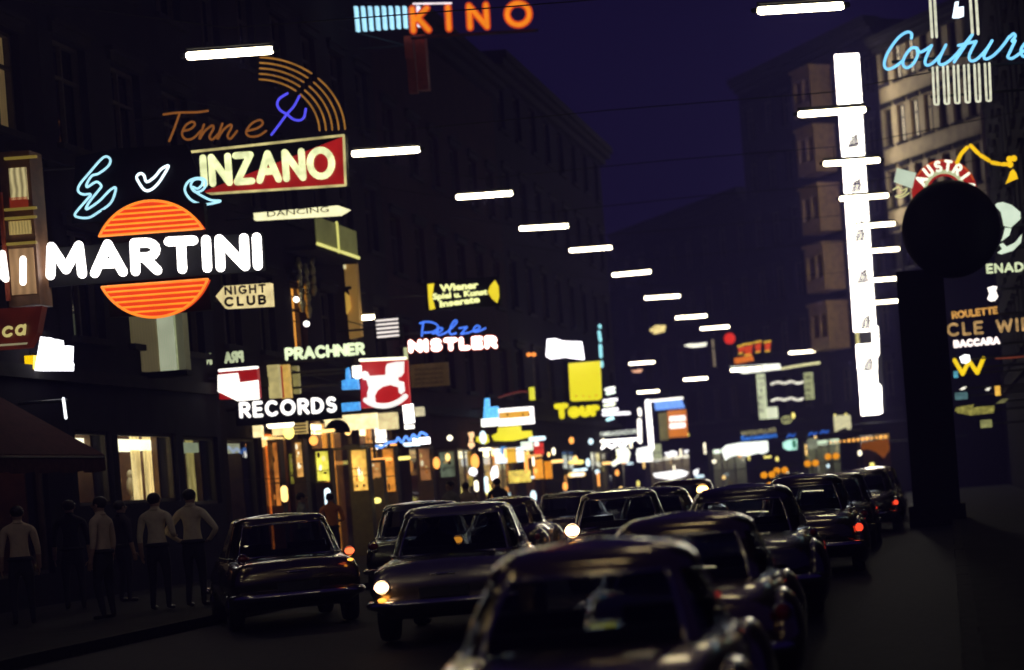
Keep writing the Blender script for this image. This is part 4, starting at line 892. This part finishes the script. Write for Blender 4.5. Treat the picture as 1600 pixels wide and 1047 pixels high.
rbox('small white lamp over the blue green window light', px([(172, 738), (190, 722), (220, 715), (205, 735)], .229, 1460, 440), 62, (1, .95, .8), 1.6, .1); rbox('small white lamp right of the dark doorway', px([(345, 740), (362, 726), (385, 722), (372, 742)], .229, 1460, 440), 62, (1, .95, .8), 1.4, .1)
rbox('small orange upright light on the dark right house', quad(1555, 603, 1563, 618), 62, (1, .55, .08), 1.1, .2); rbox('yellow green window light band on the dark right house', px([(140, 880), (150, 858), (270, 838), (260, 860), (410, 845), (405, 895), (250, 912), (160, 895)], .229, 1460, 440), 64, (.5, .45, .10), .55, .7, 9)
rbox('lowest dim yellow window light on the dark right house', quad(1532, 656, 1550, 668), 64, (.55, .55, .2), .5); rbox('slanted dim olive light on the dark right house', px([(420, 832), (460, 800), (505, 798), (480, 826)], .229, 1460, 440), 64, (.4, .38, .15), .4)
s = sign('thin rusty red neon line right of the yellow W', 1580, 558, 58); neon(s, [(1556, 560), (1580, 559), (1606, 556)], 58, 1.3, em((.28, .06, .03), .6), 'neon_tube', 2); bracket(s, 1600, 557, 58, RIGHT_X, both=False)

for (u0, v0, u1, v1, Y, col, st, lab) in [
    (429, 690, 440, 790, 50.5, (.95, .32, .05), .5, 'tall orange lit showcase left of the record shop door'), (463, 690, 475, 745, 51.5, (1, .5, .12), .75, 'slim orange lit showcase in the record shop entrance'),
    (495, 704, 516, 752, 53.5, (.95, .85, .10), 1.2, 'yellow lit showcase under the dark arch'), (551, 702, 576, 766, 55.5, (1, .55, .10), 1.3, 'bright amber showcase with goods right of the arch'),
    (600, 700, 619, 768, 58, (1, .36, .04), .8, 'orange curtained showcase under the slanting blue script'), (656, 700, 674, 750, 62, (.6, .25, .08), .5, 'dim brown showcase under the furrier sign'),
    (577, 722, 596, 746, 56.5, (1, .45, .12), .5, 'small low amber showcase between two orange ones'), (688, 705, 712, 745, 64, (.35, .45, .3), .3, 'dim greenish showcase behind the kerb side people')]:
    c_ = P((u0+u1)/2, v1, Y); s = thing('showcase', lab, 'showcase', (c_.x, Y, .13), 0, 'lit showcases at the shop fronts')
    plate(s, quad(u0, v0, u1, v1), Y, .25, em(col, st, .85, 2.2), 'lit_panel')
    top = P((u0+u1)/2, v0, Y).z; hw = (u1-u0)/2*Y/F
    MB().box(c_.x-hw-.06, c_.x+hw+.06, Y-.03, Y+.3, top-.02, top+.06).box(c_.x-hw-.06, c_.x-hw, Y-.03, Y+.3, .14, top-.021).box(c_.x+hw, c_.x+hw+.06, Y-.03, Y+.3, .14, top-.021).box(c_.x-hw+.001, c_.x+hw-.001, Y-.03, Y+.3, .14, c_.z-.03).build('case_frame', M_frame, s)
    wpx = u1-u0
    for k in range(5):
        z = top-(top-c_.z)*rnd.uniform(.12, .9); x = c_.x+rnd.uniform(-.6, .6)*hw
        MB().ball((x, Y-.08, z), hw*rnd.uniform(.12, .32), .05, (top-c_.z)*rnd.uniform(.03, .10), 10, 7).build('goods', rnd.choice([em((1, .9, .6), st*1.8), em((1, .75, .3), st*1.2), em((.9, .3, .04), st*.8), M_inter_d]), s, True)
    MB().box(c_.x-hw+.001, c_.x+hw-.001, Y-.1, Y-.02, c_.z+(top-c_.z)*.34, c_.z+(top-c_.z)*.36).build('shelf', M_frame, s)
cols = [('amber', em((1, .62, .2), 2.6)), ('warm white', em((1, .9, .65), 3.2)), ('orange', em((1, .4, .08), 2.2)), ('yellow', em((.95, .8, .2), 2.2)), ('pale blue', em((.7, .9, 1), 2.2))]
cnt = {}
def shop_lamp(p, arm, where, wall_):
    cn, mt = rnd.choice(cols); cnt[(cn, where)] = cnt.get((cn, where), -1)+1; r_ = rnd.uniform(.06, .14)
    t = thing('shop_lamp', '%s small %s lamp from the left on the %s' % (ORD[min(11, cnt[(cn, where)])], cn, where), 'lamp', p, 0, 'small shop lamps '+wall_)
    q = rnd.random(); b = MB()
    if q < .4: b.ball(p, r_, r_, r_*rnd.uniform(.8, 2.0), 10, 8)
    elif q < .75: b.tube([p-Vector((0, 0, rnd.uniform(.2, .6))), p], r_*.6, 8)
    else: b.tube([p-Vector((rnd.uniform(.1, .35), 0, 0)), p+Vector((rnd.uniform(.1, .35), 0, 0))], r_*.7, 8)
    b.build('lamp_globe', mt, t, True); MB().tube([p, p+Vector((0, 0, .25)), p+arm], .012, 5).build('lamp_arm', M_steel, t)
for i in range(54):
    Y = 47+55*(i+.5)/54+rnd.uniform(-.5, .5); p = Vector((LEFT_X+rnd.uniform(.25, 1.3), Y, rnd.choice([1.5, 2.1, 2.7, 3.2, 3.5])+rnd.uniform(-.2, .2)))
    shop_lamp(p, Vector((LEFT_X-p.x, 0, .3)), 'brown house shop front' if Y < 62 else 'reddish house shop front' if Y < 79 else 'grey bend house shop front', 'along the left pavement')
for i in range(30):
    tt = 8+40*(i+.5)/30; p = bend(tt); p = Vector((p.x-.7, p.y-.5, rnd.choice([1.6, 2.4, 3.0, 3.6, 4.6])+rnd.uniform(-.2, .2)))
    shop_lamp(p, Vector((.75, .55, .3)), 'far tall-frame house front' if tt > 24 else 'house front beside the pylon', 'at the street end')
# ------------------------------------------------------------------ cars
def sell(c, n): return math.copysign(abs(c)**(2/n), c)
def car(label, x, y, rz=0, paint=None, style='round', L=4.1, W=1.6, H=1.42, tail=((1, .12, .02), 1.2), tail_on=(1, 1), lamp=.055, lamp_z=None, reflect=True):
    """rear bumper at local y = 0, nose at y = L"""
    t = thing('car', label, 'car', (x, y, ground_z(y+1.5)), rz, 'cars in the traffic')
    hw = W/2; zb = H*.63; rnd_ = style == 'round'
    # lower body
    if rnd_: st = [(0, .55, .50, .58), (.06, .80, .36, .70), (.35, .92, .26, .80), (.9, .97, .22, .89), (1.5, 1, .20, .915), (2.4, 1, .20, .915), (3.0, .97, .22, .89), (3.5, .90, .25, .82), (L-.15, .76, .34, .68), (L, .5, .46, .56)]
    else: st = [(0, .86, .46, .70), (.05, .95, .34, .80), (.3, .985, .26, .84), (1.1, 1, .22, .885), (2.0, 1, .20, .90), (2.9, 1, .20, .90), (3.3, .985, .22, .87), (L-.4, .96, .25, .80), (L-.06, .9, .34, .74), (L, .8, .44, .66)]
    rings = []
    for (yy, fw, z0, z1) in st:
        z1 *= H/1.42; w_ = hw*fw; q = []
        prof = [(.0, z0), (.8, z0), (.95, z0+.10), (1.0, z0+(z1-z0)*.45), (.985, z0+(z1-z0)*.72), (.93, z1-.06), (.80, z1-.01), (.4, z1+.015), (0, z1+.02)]
        q = [(w_*a, yy, z) for a, z in prof]+[(-w_*a, yy, z) for a, z in prof[-2:0:-1]]
        rings.append(q)
    b = MB(); b.rings(rings[::-1]); body = b.build('body', paint, t, True, False)
    # cabin
    N = 56
    if rnd_: yr0, yr1, yf0, yf1, wb, wt = .75, 1.35, 3.05, 2.35, .90, .70
    else: yr0, yr1, yf0, yf1, wb, wt = .95, 1.40, 3.10, 2.45, .93, .74
    nx = 3.2 if rnd_ else 5.
    lev = []
    zc = zb-.08+(H-zb+.08)*(.70 if rnd_ else .78)
    for k in range(8):
        q = k/7.; bow = math.sin(q*math.pi)*(.05 if rnd_ else .02)
        lev.append((zb-.08+(zc-zb+.08)*q, yr0+(yr1-yr0)*q-bow, yf0+(yf1-yf0)*q+bow, hw*(wb+(wt-wb)*q)+bow*.3, q))
    zl, a0, a1, w0, _ = lev[-1]
    for k in range(1, 7):
        th = k/6*math.pi/2; ins = (.30 if rnd_ else .16)*(1-math.cos(th))
        lev.append((zl+(H-.03-zl)*math.sin(th), a0+ins, a1-ins, w0-ins*.8, 2))
    _, a0, a1, w0, _ = lev[-1]; cy = (a0+a1)/2
    for f_, dz in ((.6, .018), (.25, .028), (.03, .03)): lev.append((H-.03+dz, cy-(cy-a0)*f_, cy+(a1-cy)*f_, w0*f_, 2))
    ang = [2*math.pi*(j+.5)/N-math.pi/2 for j in range(N)]
    V = []
    for (z, r0, r1, w_, q) in lev:
        for a in ang: V.append((w_*sell(math.cos(a), nx), (r0+r1)/2+(r1-r0)/2*sell(math.sin(a), nx), z))
    groups = {'roof': [], 'rear_window': [], 'windscreen': [], 'side_window_a': [], 'side_window_b': []}
    for k in range(len(lev)-1):
        for j in range(N):
            fc = (k*N+j, k*N+(j+1) % N, (k+1)*N+(j+1) % N, (k+1)*N+j)
            am = (math.degrees(ang[j])+360/N/2) % 360; g_ = 'roof'
            if 1 <= k < 7:
                dr = abs((am-270+180) % 360-180); df = abs((am-90+180) % 360-180); d0 = abs((am+180) % 360-180); d1 = abs(am-180)
                if dr < 37: g_ = 'rear_window'
                elif df < 38: g_ = 'windscreen'
                elif 3 < d0 < 43: g_ = 'side_window_a'
                elif 3 < d1 < 43: g_ = 'side_window_b'
            groups[g_].append(fc)
    for g_, fs in groups.items():
        used = sorted({i for f_ in fs for i in f_}); mp = {i: n for n, i in enumerate(used)}
        b = MB(); b.v = [V[i] for i in used]; b.f = [tuple(mp[i] for i in f_) for f_ in fs]
        b.build(g_.replace('_a', '').replace('_b', '') if g_.startswith('side') else g_, paint if g_ == 'roof' else M_glass, t, True, False)
    # rear window trim
    def at(k, am):
        a = R(am); z, r0, r1, w_, q = lev[k]; return Vector((w_*1.008*sell(math.cos(a), nx), (r0+r1)/2+(r1-r0)/2*1.008*sell(math.sin(a), nx), z))
    loop = [at(1, 270-37+74*j/10) for j in range(11)]+[at(k, 270+37) for k in range(2, 8)]+[at(7, 270+37-74*j/10) for j in range(1, 11)]+[at(k, 270-37) for k in range(6, 0, -1)]
    b = MB(); b._tube(loop, .013, 6, 1, None); b.build('window_trim', M_chrome, t, True, False)
    b = MB()
    for sx in (-1, 1): b._tube([at(1, 270+sx*(37+j*9)) for j in range(16)], .012, 6, 1, None)
    b.build('belt_trim', M_chrome, t, True, False)
    # wheels, bumpers, lamps, plate, seats
    for sx in (-1, 1):
        for wy in (.82, L-.85):
            rr = .31; cx = sx*(hw-.10)
            def ring(dx, r): return [(cx+sx*dx, wy+r*math.cos(2*math.pi*j/18), rr+r*math.sin(2*math.pi*j/18)) for j in range(18)]
            w_ = MB().rings([ring(-.09, .2), ring(-.09, .29), ring(-.05, rr), ring(.05, rr), ring(.09, .29), ring(.09, .19)]).build('wheel', M_tyre, t, True, False)
            MB().rings([ring(.085, .19), ring(.10, .12), ring(.12, .05)]).build('hubcap', M_chrome, w_, True, False)
        if rnd_:
            MB().ball((sx*(hw-.06), .78, .46), .17, .62, .36, 16, 10).build('fender', paint, t, True, False); MB().ball((sx*(hw-.06), L-.85, .46), .17, .66, .38, 16, 10).build('fender', paint, t, True, False)
        lz = lamp_z or (.66 if rnd_ else .68); lx = sx*(hw*.80)
        col, stg = tail; on = tail_on[0 if sx < 0 else 1]
        mt = em(col, stg, .05) if on else pm('tail_lens_dark', (.25, .02, .015), .15)
        yl = .30 if rnd_ else -.005
        if rnd_: lx = sx*(hw*.93)
        tl = MB().ball((lx, yl-.04, lz), lamp*(1 if rnd_ else 1.25), .05, lamp*(1.15 if rnd_ else .85), 12, 8).build('tail_light', mt, t, True, False)
        MB().tube([(lx+lamp*1.25*math.cos(j*.524), yl-.01, lz+lamp*1.3*math.sin(j*.524)) for j in range(13)], .014, 5).build('lamp_rim', M_chrome, tl, True, False)
        if on: MB().ball((lx, yl-.05, lz-lamp*2.3), lamp*.8, .04, lamp*.4, 10, 6).build('indicator_light', em((1, .40, .05), 2.5), t, True, False)
        MB().ball((sx*hw*.72, L-.03, .62), .09, .06, .09, 12, 8).build('headlight', pm('headlight_glass', (.6, .6, .58), .1), t, True, False)
    for yy, d in ((-.10, 1), (L+.08, -1)):
        b = MB(); b._tube([(-hw*.98, yy+d*.22, .44), (-hw*.9, yy+d*.06, .44), (-hw*.6, yy, .44), (hw*.6, yy, .44), (hw*.9, yy+d*.06, .44), (hw*.98, yy+d*.22, .44)], .05, 8, 1, (0, 0, 1)); b.build('bumper', M_chrome, t, True, False)
    MB().box(-.26, .26, -.055, -.035, .50, .61).build('number_plate', pm('plate_blank', (.05, .05, .05), .4), t, world=False)
    MB().tube([(-.12, .13 if rnd_ else -.0, .76 if rnd_ else .74), (.12, .13 if rnd_ else -.0, .76 if rnd_ else .74)], .018, 6).build('boot_handle', M_chrome, t, True, False)
    for sx in (-.36, .36):
        b = MB(); b.box(sx-.25, sx+.25, 1.95, 2.08, .5, H*.73).box(sx-.25, sx+.25, 2.08, 2.5, .45, .56); b.build('seat', M_seat, t, world=False)
    MB().box(-.58, .58, 1.22, 1.36, .5, H*.68).build('rear_seat', M_seat, t, world=False)
    return t
def paint(name, col, rough=.25): return pm(name, col, rough, .9, .08, 3, 0, 1.0)
P_black = paint('paint_black', (.20, .155, .10), .2); P_gold = paint('paint_gold_reflected', (.34, .25, .14), .17); P_grey = paint('paint_grey', (.22, .18, .13)); P_white = paint('paint_ivory', (.42, .37, .30)); P_navy = paint('paint_navy', (.15, .13, .12))  # bronze base puts golden sign reflections into the dark car paint
P_brown = paint('paint_brown', (.20, .12, .06)); P_green = paint('paint_dark_green', (.14, .14, .09))
ORT = ((1.0, .30, .06), 9.0); AMT = ((1.0, .33, .02), 3.0); RDT = ((1.0, .06, .02), 1.6); WHT = ((1.0, .62, .35), 16.0)
car('dark rounded saloon nearest the camera, seen from behind at the bottom edge', -1.82, 9.3, R(4), P_gold, 'round', 4.05, 1.6, 1.43, RDT, (0, 0))
car('second dark rounded saloon, just ahead of the nearest one', -1.98, 14.4, R(4), P_gold, 'round', 4.05, 1.58, 1.42, RDT, (0, 0))
car('ivory boxy saloon with one glowing orange tail light and two people inside', -5.5, 22.0, R(7), P_white, 'boxy', 4.3, 1.62, 1.48, ((1.0, .62, .35), 9.0), (1, 0), .06, .64)
car('grey boxy saloon with a very bright left tail light ahead of the ivory car', -4.95, 30.2, R(7), P_grey, 'boxy', 4.3, 1.6, 1.47, WHT, (1, 0), .085, .92)
car('dark round backed car with a bright roof reflection in the right-hand lane', -2.2, 21.2, R(4), P_navy, 'round', 4.05, 1.62, 1.46, AMT, (1, 0), .03, .9)
car('dark car two ahead in the right-hand lane with a pale roof streak', -2.1, 29.5, R(3), P_black, 'round', 4.05, 1.62, 1.5, RDT, (0, 1))
car('dark car three ahead in the right-hand lane', -2.25, 37.5, R(0), P_grey, 'boxy', 4.2, 1.62, 1.46, RDT, (0, 0))
car('black car at the left with red and orange lamps on its right rear wing', -8.5, 26.5, R(24), P_black, 'boxy', 4.3, 1.66, 1.50, ((1, .16, .05), 2.2), (0, 1), .05, .95)
car('dark green car ahead of the black one in the left lane', -8.65, 33.0, R(11), P_green, 'boxy', 4.3, 1.66, 1.52, AMT, (0, 1), .06, .85)
car('brown car beyond the dark green one in the left lane', -8.7, 39.0, R(4), P_brown, 'round', 4.1, 1.62, 1.48, AMT, (0, 0))
car('black car with small yellow lamps in the left lane, further off', -8.8, 45.5, R(0), P_black, 'boxy', 4.2, 1.64, 1.48, AMT, (1, 1), .06)
car('dark car directly ahead of the grey boxy saloon', -5.3, 36, R(3), P_navy, 'round', 4.05, 1.6, 1.46, RDT, (0, 0))
car('distant car with a dazzling orange rear lamp in the middle lane', -5.98, 44, R(0), P_brown, 'boxy', 4.3, 1.7, 1.56, ((1, .55, .16), 10), (0, 1), .10, 1.30)
car('far black saloon in the left lane under the shop lights', -8.6, 53, R(0), P_black, 'round', 4.05, 1.6, 1.46, RDT, (0, 1), .05)
car('far grey saloon in the right-hand lane', -2.0, 46.5, R(0), P_grey, 'round', 4.05, 1.6, 1.5, RDT, (0, 1), .05)
car('farther brown saloon in the right-hand lane', -2.1, 56, R(0), P_brown, 'boxy', 4.2, 1.6, 1.5, RDT, (0, 1), .05)
car('last visible dark saloon before the bend', -5.4, 68, R(0), P_black, 'round', 4.05, 1.6, 1.5, RDT, (1, 1), .05)

# ------------------------------------------------------------------ people
SKIN = pm('skin', (.42, .25, .17), .55); HAIR = pm('dark_hair', (.02, .014, .01), .6)
def person(label, x, y, z, rz, shirt, trousers, pose='stand', arms='down', h=1.76):
    t = thing('person', label, 'person', (x, y, z), rz, None)
    k = h/1.76; sit = pose == 'sit'
    V = []; E = []; Rr = []; TG = []
    def n(p, r, par=None, tg=0, ry=None):
        V.append(tuple(c*k for c in p)); Rr.append((r*k, (ry or r)*k)); TG.append(tg)
        if par is not None: E.append((par, len(V)-1))
        return len(V)-1
    hipz = .95 if not sit else .12
    pel = n((0, 0, hipz), .135, None, 1, .10)
    wa = n((0, .005, hipz+.16), .125, pel, 0, .10); ch = n((0, 0, hipz+.36), .155, wa, 0, .11); sh = n((0, -.005, hipz+.50), .13, ch, 0, .085)
    nk = n((0, 0, hipz+.575), .056, sh, 2); hd0 = n((0, .015, hipz+.64), .075, nk, 2, .085); hd = n((0, .02, hipz+.715), .078, hd0, 2, .098); n((0, .012, hipz+.785), .058, hd, 2, .07)
    for s_ in (-1, 1):
        a0 = n((s_*.155, 0, hipz+.475), .07, sh, 0)
        a1 = n((s_*.20, -.005, hipz+.44), .062, a0, 0)
        if arms == 'akimbo': el = n((s_*.40, -.03, hipz+.20), .045, a1, 0); wr = n((s_*.24, .06, hipz+.05), .034, el, 0); hn = n((s_*.18, .10, hipz+.03), .034, wr, 2)
        elif arms == 'wheel': el = n((s_*.26, .12, hipz+.2), .045, a1, 0); wr = n((s_*.2, .36, hipz+.3), .034, el, 2); hn = n((s_*.18, .43, hipz+.32), .034, wr, 2)
        elif arms == 'bend' and s_ > 0: el = n((s_*.27, -.05, hipz+.19), .045, a1, 0); wr = n((s_*.2, .16, hipz+.16), .034, el, 2); hn = n((s_*.16, .23, hipz+.18), .034, wr, 2)
        else: el = n((s_*.25, -.02, hipz+.17), .045, a1, 0); wr = n((s_*.26, .03, hipz-.07), .033, el, 2); hn = n((s_*.26, .045, hipz-.14), .034, wr, 2)
        d = Vector(V[hn])-Vector(V[wr]); d.normalize(); side = Vector((s_*.0, 1, 0)); side = (side-d*side.dot(d)).normalized()
        TGf = []
        for j in range(4):
            base = Vector(V[hn])/k+side*(.03-.02*j)*1.0
            f0 = base+d*.045; f1 = base+d*(.085, .095, .09, .07)[j]+Vector((-s_*.012, 0, 0))
            fing.append((t, [tuple(base*k), tuple(f0*k), tuple(f1*k)], .0085*k))
        b_ = Vector(V[wr])/k+d*.03+side*.03
        fing.append((t, [tuple(b_*k), tuple((b_+side*.03+d*.03)*k), tuple((b_+side*.038+d*.06)*k)], .0095*k))
        if sit:
            kn = n((s_*.13, .42, hipz+.04), .065, pel, 1); an = n((s_*.13, .56, -.26), .045, kn, 1); n((s_*.13, .68, -.30), .04, an, 3)
        else:
            th = n((s_*.10, .0, .80), .092, pel, 1); kn = n((s_*.115, .015 if s_ > 0 else .05, .50), .062, th, 1); an = n((s_*.12, -.02, .10), .042, kn, 1)
            he = n((s_*.12, -.03, .045), .04, an, 3); n((s_*.135, .14, .035), .034, he, 3)
    me = bpy.data.meshes.new('body'); me.from_pydata(V, E, [])
    o = bpy.data.objects.new('body', me); C.objects.link(o)
    md = o.modifiers.new('s', 'SKIN'); md.use_smooth_shade = True
    sk = me.skin_vertices[0].data if me.skin_vertices else None
    if sk is None:
        bpy.context.view_layer.objects.active = o
        bm = bmesh.new(); bm.from_mesh(me); bm.verts.layers.skin.verify(); bm.to_mesh(me); bm.free(); sk = me.skin_vertices[0].data
    for i, r in enumerate(Rr): sk[i].radius = r
    sk[0].use_root = True
    ss = o.modifiers.new('u', 'SUBSURF'); ss.levels = 2
    bpy.context.view_layer.update()
    nm = bpy.data.meshes.new_from_object(o.evaluated_get(bpy.context.evaluated_depsgraph_get()))
    C.objects.unlink(o); bpy.data.objects.remove(o)
    nm.materials.clear()
    for mt in (shirt, trousers, SKIN, pm('shoe_leather', (.02, .015, .012), .4)): nm.materials.append(mt)
    pts = [Vector(v) for v in V]
    for p in nm.polygons:
        c = p.center; bi, bd = 0, 9
        for (i, j) in E:
            a, b = pts[i], pts[j]; ab_ = b-a; q = max(0, min(1, (c-a).dot(ab_)/max(1e-6, ab_.length_squared)))
            d_ = (c-(a+ab_*q)).length-(Rr[i][0]*(1-q)+Rr[j][0]*q)
            if d_ < bd: bd = d_; bi = TG[j] if q > .35 else TG[i]
        if bi in (0, 1) and abs(c.x) < .25*k: bi = 0 if c.z > (hipz+.03)*k and not (sit and c.y > .15) else 1
        p.material_index = bi; p.use_smooth = True
    # fingers, ears and nose join the body
    bm = bmesh.new(); bm.from_mesh(nm)
    ex = MB()
    for (tt, f_, r) in fing:
        if tt is t: ex._tube(f_, r, 6, 1, None)
    hz = (hipz+.70)*k
    for s_ in (-1, 1): ex.ball((s_*.083*k, .0, hz), .012*k, .022*k, .034*k, 8, 6)
    ex.ball((0, .118*k, hz-.005*k), .016*k, .022*k, .026*k, 8, 6)
    vs = [bm.verts.new(v) for v in ex.v]
    for f_ in ex.f:
        try: q = bm.faces.new([vs[i] for i in f_]); q.material_index = 2; q.smooth = True
        except ValueError: pass
    bm.to_mesh(nm); bm.free()
    link('body', nm, t)
    bl = MB(); bl._tube([(.152*k*math.cos(R(a)), .118*k*math.sin(R(a)), (hipz+.03)*k) for a in range(0, 361, 20)], .034*k, 8, 1, (0, 0, 1)); bl.build('belt', trousers, t, True, False)
    cl = MB(); cl._tube([(.066*k*math.cos(R(a)), .062*k*math.sin(R(a)), (hipz+.555+.015*math.cos(R(a+90)))*k) for a in range(0, 361, 24)], .02*k, 6, 1, (0, 0, 1)); cl.build('collar', shirt, t, True, False)
    hb = MB(); hb.ball((0, -.012*k, (hipz+.735)*k), .095*k, .105*k, .092*k, 16, 10); hb.build('hair', HAIR, t, True, False)
    return t
fing = []
SH_W = pm('warm_lit_shirt', (.92, .74, .50), .85, 0, .25, 7); SH_T = pm('tan_shirt', (.72, .56, .38), .85, 0, .15, 7); SH_D = pm('dark_jacket', (.03, .028, .035), .85, 0, .2, 7); SH_O = pm('orange_blouse', (.7, .22, .05), .85, 0, .15, 7); SH_G = pm('grey_jacket', (.22, .21, .2), .85, 0, .2, 7)  # pale shirt: warm light on white cloth put into its colour
TR = pm('dark_trousers', (.022, .022, .03), .85)
def at_px(u, v, Y): p = P(u, v, Y); return p.x, Y
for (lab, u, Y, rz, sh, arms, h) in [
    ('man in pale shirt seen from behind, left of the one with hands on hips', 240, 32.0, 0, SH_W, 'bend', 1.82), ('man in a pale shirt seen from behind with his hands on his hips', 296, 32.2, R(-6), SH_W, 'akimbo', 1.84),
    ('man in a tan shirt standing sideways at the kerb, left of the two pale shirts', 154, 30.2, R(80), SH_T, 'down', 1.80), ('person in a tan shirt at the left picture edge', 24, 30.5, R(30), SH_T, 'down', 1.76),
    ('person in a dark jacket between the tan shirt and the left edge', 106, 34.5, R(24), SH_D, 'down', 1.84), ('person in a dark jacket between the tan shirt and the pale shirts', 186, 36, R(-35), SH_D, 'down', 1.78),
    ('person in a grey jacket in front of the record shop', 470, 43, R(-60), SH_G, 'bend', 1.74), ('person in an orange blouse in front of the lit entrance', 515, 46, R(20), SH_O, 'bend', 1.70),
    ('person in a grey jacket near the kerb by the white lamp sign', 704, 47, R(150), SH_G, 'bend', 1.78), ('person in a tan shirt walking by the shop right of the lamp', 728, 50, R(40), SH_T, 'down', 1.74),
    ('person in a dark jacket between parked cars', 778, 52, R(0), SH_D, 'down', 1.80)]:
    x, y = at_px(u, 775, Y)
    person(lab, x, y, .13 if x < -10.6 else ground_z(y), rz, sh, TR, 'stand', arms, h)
person('driver with short dark hair inside the ivory car', -6.1, 24.1, .50, 0, SH_D, TR, 'sit', 'wheel', 1.70)
person('passenger with dark hair inside the ivory car', -5.4, 24.15, .50, 0, SH_D, TR, 'sit', 'down', 1.74)

# ------------------------------------------------------------------ blue-tinted haze, added to lift the blacks to navy
hm = bpy.data.materials.new('navy_lift_haze'); hm.use_nodes = True; nt = hm.node_tree; nt.nodes.clear()
ho = nt.nodes.new('ShaderNodeOutputMaterial'); hv = nt.nodes.new('ShaderNodeVolumePrincipled')
hv.inputs['Color'].default_value = (.34, .29, 1.0, 1); hv.inputs['Density'].default_value = .004
nt.links.new(hv.outputs['Volume'], ho.inputs['Volume'])
tag(MB().box(-95, 65, -45, 245, -1.5, 28).build('haze', hm), kind='stuff')
